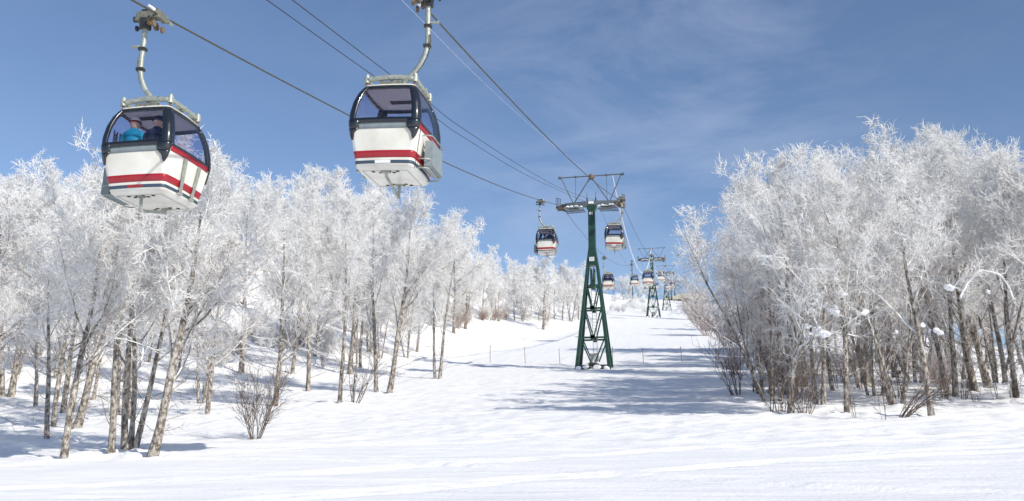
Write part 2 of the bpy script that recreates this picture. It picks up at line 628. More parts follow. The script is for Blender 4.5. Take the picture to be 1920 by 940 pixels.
class TB:
    def __init__(s):
        s.V = []; s.Q = []; s.F = []; s.n = 0
    def tubes(s, P, rad, n, frost):
        Np, K1, _ = P.shape
        tan = np.zeros_like(P)
        tan[:, 1:-1] = P[:, 2:] - P[:, :-2]
        tan[:, 0] = P[:, 1] - P[:, 0]
        tan[:, -1] = P[:, -1] - P[:, -2]
        tan = nrm(tan)
        ref = np.zeros_like(P)
        ref[..., 0] = 1
        big = np.abs(tan[:, :1, 0]) > .8
        ref = np.where(big[..., None], np.array([0, 1., 0]), ref)
        u = nrm(np.cross(tan, ref))
        q = np.cross(tan, u)
        an = 2*np.pi*np.arange(n)/n
        ring = P[:, :, None, :] + rad[:, :, None, None] * (u[:, :, None, :]*np.cos(an)[None, None, :, None] + q[:, :, None, :]*np.sin(an)[None, None, :, None])
        base = s.n + np.arange(Np)[:, None, None]*K1*n + np.arange(K1-1)[None, :, None]*n
        j = np.arange(n)[None, None, :]
        j2 = (j+1) % n
        Q = np.stack([base+j, base+j2, base+n+j2, base+n+j], -1).reshape(-1, 4)
        s.V.append(ring.reshape(-1, 3))
        s.Q.append(Q)
        s.F.append(np.repeat(frost.reshape(Np, K1), n, axis=1).ravel())
        s.n += Np*K1*n
    def mesh(s, name, smooth=True):
        return np_mesh(name, np.concatenate(s.V), np.concatenate(s.Q), frost=np.concatenate(s.F), smooth=smooth)
def make_tree(seed, H=10., stems=1, spread=.12, lean=(0, 0), base=.30, nl=15, limb=.42, la=(32, 62), n2=8, n3=8, n4=8, twig=.34, tr=.0085, r0=.15, frost=0., low=.0, jit=.125, tsides=3, wig=.036, trop=.10):
    r = np.random.default_rng(seed)
    tk, cr = TB(), TB()
    # stems
    n = stems
    az = r.random() * 6.28 + np.arange(n) * 6.28 / max(n, 1)
    D0 = np.stack([np.cos(az)*spread*(n > 1) + lean[0], np.sin(az)*spread*(n > 1) + lean[1], np.ones(n)], 1)
    P0 = np.stack([np.cos(az)*.16*(n > 1), np.sin(az)*.16*(n > 1), np.full(n, -.45)], 1)
    L = H * r.uniform(.82, 1.0, n) if n > 1 else np.array([H*.93])
    K = 14
    St = growpoly(r, P0, D0, L, K, wig, .055)
    tt = np.linspace(0, 1, K+1)
    prof = (1 - tt)**.8 * .93 + .07
    prof[0] *= 1.35; prof[1] *= 1.08
    rs = r0 * r.uniform(.8, 1.1, (n, 1)) * prof[None, :] * (1 + r.normal(0, .05, (n, K+1)))
    Hm = lambda P: np.clip(P[..., 2] / H, 0, 1)
    # refine stems so that the bark outline is uneven
    tk.tubes(St, rs, 9, .08 + .5*Hm(St) + frost*.4)
    # limbs
    p, d, t, par = kids(r, St, nl, base, .98, *la)
    Ll = H * limb * (1.05 - .62*(t - base)/(1 - base)) * r.uniform(.65, 1.15, len(t))
    # sparse small shoots on the bare part of the stem
    pb, db, tb_, parb = kids(r, St, max(2, 9//stems), .10, base, 45, 85)
    Lq = H * r.uniform(.05, .17, len(tb_))
    Bq = growpoly(r, pb, db, Lq, 6, .16, .05)
    tk.tubes(Bq, np.full((len(tb_), 7), .016)*(1 - np.linspace(0, 1, 7)*.6), 4, .40 + 0*Hm(Bq))
    pb, db, tb_, parb = kids(r, Bq, 7, .2, 1, 30, 65)
    Bq2 = growpoly(r, pb, db, Lq[parb]*r.uniform(.2, .5, len(tb_)), 4, .16, .04)
    cr.tubes(Bq2, np.full((len(tb_), 5), tr*.9)*(1 - np.linspace(0, 1, 5)*.5), 3, .45 + 0*Hm(Bq2))
    Lb = growpoly(r, p, d, Ll, 8, jit*1.1, trop)
    rl0 = np.interp(t, tt, prof) * r0 * r.uniform(.32, .55, len(t))
    rl = rl0[:, None] * (1 - np.linspace(0, 1, 9)*.82)[None, :]
    bf = r.normal(0, .09, len(t))
    tk.tubes(Lb, rl, 6, .34 + .55*Hm(Lb) + frost*.5 + bf[:, None])
    # branches
    p, d, t, par = kids(r, Lb, n2, .18, 1.0, 25, 65)
    L2 = Ll[par] * r.uniform(.28, .55, len(t)) * (1.15 - .5*t)
    B2 = growpoly(r, p, d, L2, 5, jit*1.6, trop*.8)
    r2 = np.maximum(rl0[par] * .42, .011)[:, None] * (1 - np.linspace(0, 1, 6)*.6)[None, :]
    bf2 = bf[par] + r.normal(0, .12, len(t))
    cr.tubes(B2, r2, 4, .32 + .6*Hm(B2) + frost + bf2[:, None])
    # branchlets
    p, d, t, par = kids(r, B2, n3, .12, 1.0, 25, 70)
    L3 = np.clip(L2[par] * r.uniform(.35, .65, len(t)), .2, .95)
    B3 = growpoly(r, p, d, L3, 3, jit*2.0, trop*.5)
    r3 = np.full((len(t), 4), tr*1.15) * (1 - np.linspace(0, 1, 4)*.35)
    f3 = bf2[par] + r.normal(0, .15, len(t))
    cr.tubes(B3, r3, 3, .42 + .70*Hm(B3) + frost + f3[:, None])
    # twigs
    if n4:
        p, d, t, par = kids(r, B3, n4, .1, 1.0, 25, 75)
        L4 = twig * r.uniform(.35, 1.1, len(t))
        B4 = growpoly(r, p, d, L4, 2, jit*2.5, trop*.3)
        w4 = tr * (.62 + .55*Hm(B4))
        r4 = w4 * (np.array([.9, 1.0, .35])[None, :])
        f4 = f3[par] + r.normal(0, .16, len(t))
        cr.tubes(B4, r4, tsides, .46 + .76*Hm(B4) + frost + f4[:, None])
    tm = tk.mesh('trunk')
    cm = cr.mesh('crown')
    tm.materials.append(M['bark'])
    allz = np.concatenate(cr.V)[:, 2]
    return dict(trunk=tm, crown=cm, H=float(np.percentile(allz, 99.9)))
VAR = {}
def variant(name, crown_mat='twig', **kw):
    v = make_tree(**kw)
    v['crown'].materials.append(M[crown_mat])
    VAR[name] = v
# near, finely twigged kinds
variant('tall', seed=11, base=.34, nl=17, r0=.15, frost=.06)
variant('lean', seed=12, lean=(.13, .03), base=.30, nl=16, r0=.17, limb=.44, frost=.04)
variant('twin', seed=13, stems=2, spread=.13, base=.32, nl=10, r0=.14, frost=.05)
variant('fork', seed=14, stems=3, spread=.17, base=.28, nl=7, n2=7, r0=.13, frost=.05)
variant('wide', seed=15, base=.22, nl=19, limb=.52, la=(45, 75), r0=.18, frost=.05, n2=8)
variant('bushy', seed=18, stems=3, spread=.26, base=.16, nl=9, limb=.46, la=(35, 75), r0=.10, n2=7, n3=7, n4=8, frost=.02)
variant('slim', seed=16, base=.40, nl=13, limb=.34, la=(25, 50), r0=.11, frost=.1)
variant('brown', 'twig_brown', seed=17, stems=4, spread=.30, base=.14, nl=9, limb=.42, la=(25, 60), n2=6, n3=6, n4=5, r0=.075, frost=.02, tr=.0085)
# farther kinds, coarser twigs
variant('far_round', seed=21, base=.13, nl=16, limb=.46, n2=7, n3=6, n4=5, tr=.0175, twig=.5, r0=.17, frost=.2, la=(35, 68))
variant('far_slim', seed=22, base=.28, nl=14, limb=.36, n2=7, n3=6, n4=5, tr=.0175, twig=.5, r0=.14, frost=.2)
variant('far_multi', seed=23, stems=3, spread=.2, base=.10, nl=7, limb=.42, n2=6, n3=6, n4=5, tr=.0175, twig=.5, r0=.12, frost=.18)

WELLS = []
def place_tree(x, y, h, kind, rz=0., label='', group=None, wide=1., name='birch_tree'):
    v = VAR[kind]
    z = float(T(x, y))
    s = h / v['H']
    if y < 75: WELLS.append((x, y))
    o = empty(name, (x, y, z), rz)
    o.scale = (s*wide, s*wide, s)
    tag(o, label, 'tree', group)
    a = link('trunk', v['trunk'], None, o)
    b = link('crown', v['crown'], None, o)
    return o
def tree_px(u, v, vtop, kind, rz=0., label='', group=None, wide=1., name='birch_tree', umin=None):
    p = hit(u, v)
    top = onY(u, vtop, p[1])
    h = top[2] - p[2]
    return place_tree(p[0], p[1], h, kind, rz, label, group, wide, name)

GL = 'frosted birches at the front of the left stand'
GR = 'frosted birches at the front of the right stand'
left_front = [
 (88, 828, 360, 'slim', 3.4, 'slim leaning birch with a frosted crown, leftmost trunk of the left stand', 1.1),
 (101, 806, 330, 'slim', 2.2, 'thin grey birch just behind the leftmost leaning birch', 1.1),
 (117, 863, 300, 'tall', .4, 'pale stout birch standing nearest the camera at far left', 1.0),
 (140, 808, 320, 'lean', 0.1, 'dark barked birch leaning right beside the pale stout birch', .95),
 (210, 852, 262, 'tall', 2.3, 'straight pale birch with dark patches between two trunk groups', .9),
 (243, 846, 250, 'fork', 1.0, 'clustered brown barked birch with several stems splitting from one foot', .9),
 (282, 858, 300, 'lean', -.1, 'rough barked birch leaning right with a dead side branch low down', 1.0),
 (-60, 830, 300, 'wide', 1.1, 'spreading frosted birch at the left edge of the picture', 1.0),
 (12, 745, 285, 'twin', 2.0, 'twin stemmed birch behind the leftmost leaning birch', 1.0),
 (452, 700, 330, 'wide', 3.0, 'grey spreading birch behind the round dark bush', .9),
 (515, 762, 345, 'wide', 1.9, 'thick grey birch standing right behind the round dark bush', .75),
 (548, 702, 318, 'slim', .5, 'slim birch just right of the thick grey birch', 1.),
 (578, 736, 330, 'tall', 4.0, 'straight grey birch left of the white barked birch', .85),
 (636, 757, 345, 'tall', 5.2, 'white barked birch in front of the middle of the left stand', .8),
 (655, 702, 322, 'wide', .8, 'thick brown birch just behind the white barked birch', .8),
 (676, 690, 340, 'slim', 1.9, 'slender dark birch between the white barked birch and the dark straight one', .9),
 (706, 735, 350, 'tall', 2.9, 'dark straight birch right of the low fan shaped bush', .85),
 (728, 738, 360, 'lean', -.3, 'pale birch leaning right beside the dark straight birch', .85),
 (820, 710, 415, 'twin', .9, 'small lone birch standing forward at the right end of the left stand', .85),
 (850, 625, 395, 'wide', 2.2, 'thick stubby trunked birch behind the small lone birch', .85),
 (872, 617, 410, 'far_round', 1.2, 'frosted birch just right of the thick stubby trunked birch', .9),
 (1018, 618, 478, 'far_round', .5, 'round crowned birch standing alone in front of the far edge of the left stand', 1.15),
]
for u, v, vt, k, rz, lb, wd in left_front:
    tree_px(u, v, vt, k, rz, lb, GL, wd)
right_front = [
 (1482, 780, 268, 'wide', 1.0, 'thick pale birch with an arching snowy limb, first big trunk of the right stand', .85),
 (1482, 742, 262, 'fork', .4, 'many stemmed birch at the left edge of the right stand', .95),
 (1452, 705, 282, 'twin', 1.1, 'twin stemmed birch behind the brown scrub at the left end of the right stand', .95),
 (1428, 668, 300, 'tall', 2.1, 'straight frosted birch farthest left at the back of the right stand', 1.0),
 (1537, 762, 270, 'twin', .3, 'twin stemmed birch between the two biggest trunks of the right stand', .8),
 (1587, 780, 285, 'tall', 5.0, 'stout mottled birch in the middle of the right stand beside a thin sapling', .9),
 (1562, 736, 290, 'slim', 2.1, 'slim birch behind the stout mottled birch', 1.1),
 (1621, 720, 262, 'wide', 3.3, 'broad crowned birch behind and right of the stout mottled birch', .8),
 (1700, 690, 240, 'tall', 1.0, 'tall birch behind the arching dark bush', 1.0),
 (1748, 781, 246, 'tall', 2.7, 'tan barked birch standing forward beside the arching dark bush', .9),
 (1785, 745, 236, 'twin', 1.2, 'dark grey birch just right of the tan barked birch', .9),
 (1856, 730, 208, 'lean', 3.3, 'tall birch leaning left near the right edge of the picture', .85),
 (1885, 722, 222, 'slim', 4.0, 'slim birch leaning against the view at far right', 1.1),
 (1907, 752, 240, 'tall', .9, 'straight grey birch standing forward at the right edge', .9),
 (1990, 760, 235, 'wide', .4, 'spreading birch whose limbs enter from the right edge', .9),
]
RT = []
for u, v, vt, k, rz, lb, wd in right_front:
    RT.append(tree_px(u, v, vt + 22, k, rz, lb, GR, wd))
brown = [
 (1430, 742, 430, 'brown', 1.0, 'fine brown twigged birch scrub at the left end of the right stand', 1.0),
 (1448, 756, 352, 'brown', 2.5, 'brown many stemmed birch beside the snow clearing', 1.0),
 (1462, 720, 400, 'brown', 4.1, 'brown twiggy birch behind the first big trunk of the right stand', 1.1),
 (1512, 728, 400, 'brown', 5.5, 'brown twiggy birch between the first big trunks of the right stand', 1.0),
 (1412, 690, 420, 'brown', 3.0, 'low brown twigged birch scrub reaching over the ski run', 1.1),
]
for u, v, vt, k, rz, lb, wd in brown:
    tree_px(u, v, vt, k, rz, lb, 'brown twigged birches of the right stand', wd)

# forest masses, every tree a thing; heights follow the tree line seen in the photograph
SKL_U = [-400, 0, 60, 110, 200, 330, 400, 430, 500, 580, 660, 740, 800, 830, 860, 900, 950, 1000, 1050, 1090, 1125, 1150, 1180, 1215, 1250]
SKL_V = [240, 245, 285, 225, 230, 270, 268, 285, 335, 308, 340, 335, 335, 398, 412, 442, 436, 478, 482, 503, 535, 528, 520, 540, 560]
SKR_U = [1270, 1290, 1300, 1370, 1480, 1540, 1620, 1700, 1740, 1770, 1800, 1850, 1880, 1920, 2200]
SKR_V = [545, 460, 365, 315, 292, 300, 258, 262, 248, 268, 238, 235, 262, 262, 255]
rf = np.random.default_rng(5)
def fill(n, xr, yr, side, kinds_near, kinds_far, ysplit, hmax, hmin, mind, labels, group, test=None):
    placed = []
    tries = 0
    while len(placed) < n and tries < n*60:
        tries += 1
        y = yr[0] + (yr[1]-yr[0]) * rf.random()**1.25
        x = xr[0] + (xr[1]-xr[0]) * rf.random()
        if test and not test(x, y): continue
        if any((x-a)**2 + (y-b)**2 < (mind*(1 + y/150))**2 for a, b in placed): continue
        z = float(T(x, y))
        u, v = proj((x, y, z))
        if u < -260 or u > 2150: continue
        if side < 0: vt = np.interp(u, SKL_U, SKL_V)
        else: vt = np.interp(u, SKR_U, SKR_V)
        vt = vt + abs(rf.normal(0, 1)) * 26
        h = onY(u, vt, y)[2] - z
        hm = hmax * (.75 + .25*rf.random())
        if h < hmin: continue
        if side > 0 and u - .45*min(h, hm)*F/y < 1292: continue
        h = min(h, hm)
        ks = kinds_near if y < ysplit else kinds_far
        k = ks[rf.integers(len(ks))]
        lb = labels[0] if y < ysplit else labels[1]
        place_tree(x, y, h, k, rf.random()*6.28, lb, group[0] if y < ysplit else group[1], rf.uniform(.85, 1.15))
        placed.append((x, y))
    return placed
NEAR = ['tall', 'twin', 'fork', 'wide', 'slim', 'lean']
FAR = ['far_round', 'far_slim', 'far_multi']
def left_ok(x, y):
    if y > 150:
        u, v = proj((x, y, float(T(x, y))))
        if u > 860 and v > 603: return False
    edge = np.interp(y, [30, 56, 87, 150, 200, 260, 420], [-24, -25, -29, -38, -28, -26, -30])
    return x < edge
A = fill(50, (-95, -20), (44, 125), -1, NEAR + ['wide', 'bushy', 'bushy'], NEAR, 400, 11.5, 4., 2.4,
     ['frosted birch inside the left stand', ''], ('frosted birches inside the left stand', ''), left_ok)
B = fill(70, (-150, -30), (120, 330), -1, FAR, FAR, 10, 12, 3., 2.6,
     ['', 'white frosted birch on the left hillside'], ('', 'frosted birches on the left hillside'), left_ok)
E2 = fill(62, (-85, -25), (140, 250), -1, FAR, FAR, 10, 11, 3.5, 1.7,
     ['', 'frosted birch in the dense edge of the left stand by the ski run'], ('', 'frosted birches in the dense far edge of the left stand'), left_ok)
def right_ok(x, y):
    return x > np.interp(y, [30, 42, 60, 100, 200, 400], [4, 5, 2.5, 3, 4, 6]) and y > 44 - .05*x
Cc = fill(34, (2, 48), (43, 120), 1, NEAR + ['bushy', 'bushy', 'wide', 'brown'], NEAR, 400, 16.5, 5., 2.3,
     ['frosted birch inside the right stand', ''], ('frosted birches inside the right stand', ''), right_ok)
D = fill(20, (2, 60), (120, 260), 1, FAR, FAR, 10, 15, 3., 3.,
     ['', 'white frosted birch at the back of the right stand'], ('', 'frosted birches at the back of the right stand'), right_ok)
print('trees', len(A), len(B), len(Cc), len(D))
# frosted tree line on the crest and the last edge by the lift
far_edge = [(x, 600 + (i % 3)*1.5, 480 + (i*37 % 40)) for i, x in enumerate(range(905, 1092, 15))]
for i, (u, v, vt) in enumerate(far_edge):
    tree_px(u, v, max(vt, np.interp(u, SKL_U, SKL_V)), FAR[i % 3], i*1.3, 'slender birch in the even row along the far end of the left stand', 'birches in the row along the far edge of the left stand', .8)
for i, (u, v, vt) in enumerate([(1136, 549, 528), (1150, 551, 530), (1170, 554, 512), (1180, 556, 522), (1196, 557, 520), (1208, 559, 530), (1225, 561, 538), (1300, 566, 546), (1320, 566, 540)]):
    tree_px(u, v+3, vt, FAR[i % 3], i*1.7, 'tiny frosted tree on the crest line behind the lift towers', 'frosted trees on the crest', 1.3)

# ---------------------------------------------------------------- bushes
def make_bush(seed, H=2.2, n=11, spread=.5, n1=7, n2=5, r0=.02, jit=.07, frost=0., lean=(0, 0), trop=.06, mat='bush', tw=.006):
    r = np.random.default_rng(seed)
    b = TB()
    az = r.random(n) * 6.28
    sp = r.uniform(.15, 1, n) * spread
    D0 = np.stack([np.cos(az)*sp + lean[0], np.sin(az)*sp + lean[1], np.ones(n)], 1)
    P0 = np.stack([np.cos(az)*.10, np.sin(az)*.10, np.full(n, -.15)], 1)
    L = H * r.uniform(.6, 1.05, n)
    St = growpoly(r, P0, D0, L, 9, jit, trop)
    rs = r0 * r.uniform(.6, 1.2, (n, 1)) * (1 - np.linspace(0, 1, 10)*.75)[None, :]
    hz = lambda P: np.clip(P[..., 2]/H, 0, 1)
    b.tubes(St, rs, 5, .1 + .35*hz(St) + frost)
    p, d, t, par = kids(r, St, n1, .2, 1, 20, 50)
    L1 = L[par] * r.uniform(.2, .45, len(t))
    B1 = growpoly(r, p, d, L1, 5, jit*1.3, trop)
    r1 = np.full((len(t), 6), max(r0*.42, tw*1.2)) * (1 - np.linspace(0, 1, 6)*.6)
    b.tubes(B1, r1, 3, .2 + .4*hz(B1) + frost)
    if n2:
        p, d, t, par = kids(r, B1, n2, .15, 1, 20, 55)
        L2 = L1[par] * r.uniform(.25, .6, len(t))
        B2 = growpoly(r, p, d, L2, 3, jit*1.6, trop)
        b.tubes(B2, np.full((len(t), 4), tw) * (1 - np.linspace(0, 1, 4)*.5), 3, .25 + .4*hz(B2) + frost)
    me = b.mesh('bush')
    me.materials.append(M[mat])
    return me
BU = dict(round=make_bush(31, 2.6, 15, .62, 9, 5, .017), fan=make_bush(32, 2.0, 10, .42, 6, 3, .016, lean=(.25, 0)),
          sap=make_bush(33, 2.6, 3, .10, 9, 3, .017, .06), arch=make_bush(34, 2.6, 13, .35, 5, 3, .024, .05, lean=(.75, 0), trop=-.045),
          small=make_bush(35, 1.3, 8, .6, 5, 3, .011), brown=make_bush(36, 2.6, 22, .8, 9, 7, .014, .1, frost=.12, mat='twig_brown', tw=.007),
          white=make_bush(37, 2.2, 20, .8, 9, 6, .02, .1, frost=.75, mat='twig', tw=.014))
BH = dict(round=2.5, fan=1.8, sap=2.5, arch=1.6, small=1.2, brown=2.4, white=2.0)
bushes = [
 (478, 823, 690, 'round', .3, 'round dark leafless bush standing alone in front of the left stand', 'leafless_bush'),
 (665, 757, 668, 'fan', 0., 'low fan shaped leafless bush beside the white barked birch', 'leafless_bush'),
 (375, 740, 700, 'small', 1., 'small leafless bush on open snow behind the dead side branch', 'leafless_bush'),
 (605, 692, 655, 'small', 2., 'tiny leafless bush left of the white barked birch', 'leafless_bush'),
 (1382, 743, 640, 'fan', 3.2, 'dark leafless bush at the left foot of the right stand', 'leafless_bush'),
 (1344, 690, 610, 'sap', 1.2, 'dark sapling farthest left in front of the right stand', 'sapling'),
 (1418, 737, 600, 'sap', .2, 'dark upright sapling with branching top beside the snow clearing', 'sapling'),
 (1444, 777, 640, 'sap', 1.9, 'dark curved sapling left of the first big trunk', 'sapling'),
 (1461, 773, 690, 'small', 1.1, 'short dark shoot just left of the first big trunk', 'leafless_bush'),
 (1510, 780, 660, 'round', 2.0, 'reddish dark bush right of the first big trunk', 'leafless_bush'),
 (1603, 787, 700, 'sap', 4.1, 'thin bare sapling beside the stout mottled birch', 'sapling'),
 (1657, 789, 690, 'sap', 2.8, 'thin bare sapling left of the arching bush', 'sapling'),
 (1684, 788, 706, 'arch', .15, 'dark bush arching to the right over the snow', 'leafless_bush'),
 (1690, 750, 640, 'fan', 1.5, 'bare bush behind the arching bush', 'leafless_bush'),
 (1770, 752, 690, 'fan', .2, 'bare bush between the tan barked birch and the dark grey one', 'leafless_bush'),
 (1808, 752, 690, 'fan', .5, 'bare bush leaning right beside the dark grey birch', 'leafless_bush'),
 (1832, 758, 720, 'small', 2.5, 'small bare bush in front of the birch leaning left', 'leafless_bush'),
 (1868, 752, 660, 'sap', 3.4, 'bare sapling left of the straight grey birch at the right edge', 'sapling'),
 (1900, 753, 690, 'fan', .4, 'bare bush at the foot of the straight grey birch at the right edge', 'leafless_bush'),
 (400, 668, 622, 'brown', .4, 'reddish brown scrub thicket at far back, leftmost of its row', 'leafless_bush'),
 (440, 664, 615, 'brown', 2.4, 'reddish brown scrub thicket in front of the grey spreading birch', 'leafless_bush'),
 (370, 660, 620, 'brown', 4.4, 'reddish brown scrub thicket behind the dead side branch', 'leafless_bush'),
 (415, 690, 640, 'white', 1.4, 'frosted low bush on the snow behind the dead side branch', 'leafless_bush'),
 (1300, 600, 545, 'brown', 1.1, 'brown scrub at the far left tip of the right stand', 'leafless_bush'),
 (1325, 630, 560, 'brown', 2.1, 'brown scrub hanging over the edge of the ski run', 'leafless_bush'),
 (1370, 660, 570, 'brown', 3.1, 'brown scrub behind the darkest saplings', 'leafless_bush'),
]
for u, v, vt, k, rz, lb, nm in bushes:
    p = hit(u, v)
    h = onY(u, vt, p[1])[2] - p[2]
    o = link(nm, BU[k])
    o.location = (p[0], p[1], float(T(p[0], p[1])))
    o.rotation_euler = (0, 0, rz)
    s = h / BH[k]
    o.scale = (s, s, s)
    tag(o, lb, 'bush' if nm == 'leafless_bush' else 'sapling', 'bare bushes and saplings on the snow')
rb = np.random.default_rng(9)
for i in range(46):
    u = rb.uniform(330, 1080); v = rb.uniform(604, 668) if u < 640 else rb.uniform(599, 603) if u > 860 else rb.uniform(600, 630)
    p = hit(u, v)
    o = link('leafless_bush', BU[['white', 'brown', 'white'][i % 3]])
    o.location = tuple(p)
    o.rotation_euler = (0, 0, rb.random()*6)
    s = rb.uniform(.8, 1.5)
    o.scale = (s, s, s)
    tag(o, 'frosted low thicket between the trunks at the back of the left stand', 'bush', 'thickets inside the left stand')
for i in range(26):
    u = rb.uniform(1135, 1210); v = rb.uniform(560, 592)
    p = hit(u, v)
    o = link('leafless_bush', BU['white'])
    o.location = tuple(p)
    o.rotation_euler = (0, 0, rb.random()*6)
    s = rb.uniform(.7, 1.5)
    o.scale = (s, s, s)
    tag(o, 'small frosted shrub on the slope right of the big green tower', 'bush', 'frosted shrubs on the slope behind the big tower')
for i in range(30):
    u = rb.uniform(1380, 1910); v = rb.uniform(655, 745)
    p = hit(u, v)
    o = link('leafless_bush', BU[['fan', 'brown', 'small', 'sap'][i % 4]])
    o.location = tuple(p)
    o.rotation_euler = (0, 0, rb.random()*6)
    s = rb.uniform(.7, 1.3)
    o.scale = (s, s, s)
    tag(o, 'bare undergrowth shoot among the trunks of the right stand', 'bush', 'undergrowth inside the right stand')

# snow lumps caught in the crowns of the right stand, and the limb that carries them
bpy.context.view_layer.update()
def tree_part(o, name, mb, m, smooth=True):
    c = mb.build(name, m, o, smooth)
    c.matrix_parent_inverse = o.matrix_world.inverted()
    return c
def clump(o, u, v, r, k, dy=-.8):
    p = onY(u, v, o.location.y + dy)
    r = r*.85
    rq = random.Random(k*7+1)
    mb = MB().blob(p, r*.55, k, .9, .8)
    for q in range(4):
        mb.blob(p + np.array([rq.uniform(-.8, .8)*r, rq.uniform(-.5, .5)*r, rq.uniform(-.5, .4)*r]), r*rq.uniform(.3, .55), k*5+q, 1.0, .8)
    tree_part(o, 'snow_clump', mb, M['puff'])
Y0 = RT[0].location.y
for k, (u, v, r) in enumerate([(1573, 552, .30), (1521, 580, .24), (1541, 572, .22), (1560, 582, .30), (1512, 612, .2)]):
    clump(RT[5], u, v, r*.9, k)
for k, (u, v, r) in enumerate([(1622, 584, .22), (1530, 618, .26), (1548, 626, .3)]):
    clump(RT[5], u, v, r*.85, k+10)
clump(RT[9], 1778, 540, .24, 20)
clump(RT[9], 1760, 622, .22, 21)
rcl = random.Random(12)
for k in range(8):
    clump(RT[[4, 5, 7, 9, 10][k % 5]], rcl.uniform(1490, 1890), rcl.uniform(540, 665), rcl.uniform(.07, .15), 30+k)
def limb_path(o, pts, r0, dy=-.5):
    P = [onY(u, v, o.location.y + dy*(i/len(pts))) for i, (u, v) in enumerate(pts)]
    Q = []
    for i in range(len(P)-1):
        p0, p1, p2, p3 = P[max(i-1, 0)], P[i], P[i+1], P[min(i+2, len(P)-1)]
        for t in (0, .25, .5, .75):
            a = .5*((2*p1) + (-p0+p2)*t + (2*p0-5*p1+4*p2-p3)*t*t + (-p0+3*p1-3*p2+p3)*t**3)
            Q.append(a + np.array([.02*math.cos(5*i+8*t), 0, .03*math.sin(7*i+9*t)]))
    Q.append(P[-1])
    rr = [r0*(1 - .7*i/(len(Q)-1)) for i in range(len(Q))]
    return Q, rr
for o, pts, r0 in [(RT[0], [(1484, 740), (1488, 690), (1502, 655), (1530, 632), (1568, 628), (1610, 632)], .11),
                   (RT[0], [(1486, 700), (1490, 650), (1488, 600), (1470, 560)], .08),
                   (RT[9], [(1800, 560), (1815, 530), (1842, 508), (1880, 520), (1900, 560)], .045),
                   (RT[9], [(1785, 545), (1800, 525), (1840, 508)], .035)]:
    Q, rr = limb_path(o, pts, r0)
    mb = MB().tube(Q, rr, 7)
    c = tree_part(o, 'limb', mb, M['puff'] if r0 < .08 else M['bark'])
    rq = np.random.default_rng(len(Q) + int(r0*1000))
    PP = np.array([list(q) for q in Q])[None]
    tb = TB()
    a_, d_, t_, _p = kids(rq, PP, 16, .1, 1, 30, 80)
    b1 = growpoly(rq, a_, d_, rq.uniform(.3, 1.0, len(t_)), 6, .18, .06)
    tb.tubes(b1, np.full((len(t_), 7), .014)*(1 - np.linspace(0, 1, 7)*.5), 4, .75 + 0*b1[..., 0])
    a_, d_, t_, _p = kids(rq, b1, 9, .1, 1, 30, 70)
    b2 = growpoly(rq, a_, d_, rq.uniform(.12, .4, len(t_)), 3, .2, .05)
    tb.tubes(b2, np.full((len(t_), 4), .008)*(1 - np.linspace(0, 1, 4)*.5), 3, .85 + 0*b2[..., 0])
    tm_ = tb.mesh('twigs')
    tm_.materials.append(M['twig'])
    tw_ = link('twigs', tm_, None, o)
    tw_.matrix_parent_inverse = o.matrix_world.inverted()
    if r0 >= .08:
        a = c.data.attributes.new('frost', 'FLOAT', 'POINT')
        a.data.foreach_set('value', [.55]*len(c.data.vertices))
        sn = MB().tube([q + np.array([0, 0, r*(.75 + .25*math.sin(k_*1.7))]) for k_, (q, r) in enumerate(zip(Q[4:], rr[4:]))], [r*(.75 + .3*math.sin(k_*2.3)) for k_, r in enumerate(rr[4:])], 7)
        tree_part(o, 'snow_cap', sn, M['puff'])

# ---------------------------------------------------------------- gondola line
XL, XR, XT = -13.05, -6.82, -9.9
def sxp(a): return [(y*S, z*S) for y, z in a]
LN = sxp([(-26, 5.2), (0, 8.8), (17.2, 11.4), (18.7, 11.68), (30.8, 13.94), (44, 16.5), (56.3, 19.04), (75.6, 23.23), (86, 25.85), (105.9, 28.35), (132.4, 31.2), (155, 34.9), (193.7, 43.6), (217, 49.4)])
RN = sxp([(-26, 5.6), (0, 9.0), (19.7, 12.26), (22, 12.68), (36.8, 15.6), (56.7, 19.56), (78.5, 24.12), (86, 25.9), (90.8, 26.6), (109, 28.8), (140.6, 33.0), (160, 36.4), (195, 44.2), (217, 49.4)])
T1Y, T2Y, T3Y, T4Y, T5Y = 98.9, 249.5, 378., 470., 560.
zT2 = onY(1224, 485, T2Y)[2]
zT3 = onY(1250, 511, T3Y)[2]
zT4 = onY(1264, 527, T4Y)[2]
zT5 = onY(1272, 536, T5Y)[2]
def fitspan(pts):
    y = np.array([p[0] for p in pts]); z = np.array([p[1] for p in pts])
    return np.polyfit(y, z, 2)
class Rope:
    def __init__(s, pts):
        a = [p for p in pts if p[0] <= T1Y + .5]
        b = [p for p in pts if p[0] > T1Y - 1]
        s.c1 = fitspan(a); s.c2 = fitspan(b + [(T2Y, zT2)]*3)
        s.z1 = np.polyval(s.c1, T1Y)
    def z(s, y):
        if y <= T1Y: return float(np.polyval(s.c1, y))
        if y <= T2Y:
            d = s.z1 - np.polyval(s.c2, T1Y)
            e = zT2 - np.polyval(s.c2, T2Y)
            t = (y - T1Y)/(T2Y - T1Y)
            return float(np.polyval(s.c2, y) + d*(1-t) + e*t)
        P = [(T2Y, zT2), (T3Y, zT3), (T4Y, zT4), (T5Y, zT5), (900, zT5 - 10)]
        for (a, za), (b, zb) in zip(P, P[1:]):
            if y <= b:
                t = (y-a)/(b-a)
                return za + (zb-za)*t - 4*t*(1-t)*min(3.2, (b-a)*.022)
        return zT5
RL, RRp = Rope(LN), Rope(RN)
def rope_obj(rope, X, label):
    ys = list(np.arange(-28, T1Y, 1.5)) + list(np.arange(T1Y, 640, 5.))
    mb = MB().tube([(X, y, rope.z(y)) for y in ys], .027, 8)
    tag(mb.build('haul_rope', M['rope'], None, True), label, 'cable', 'ropes of the gondola lift')
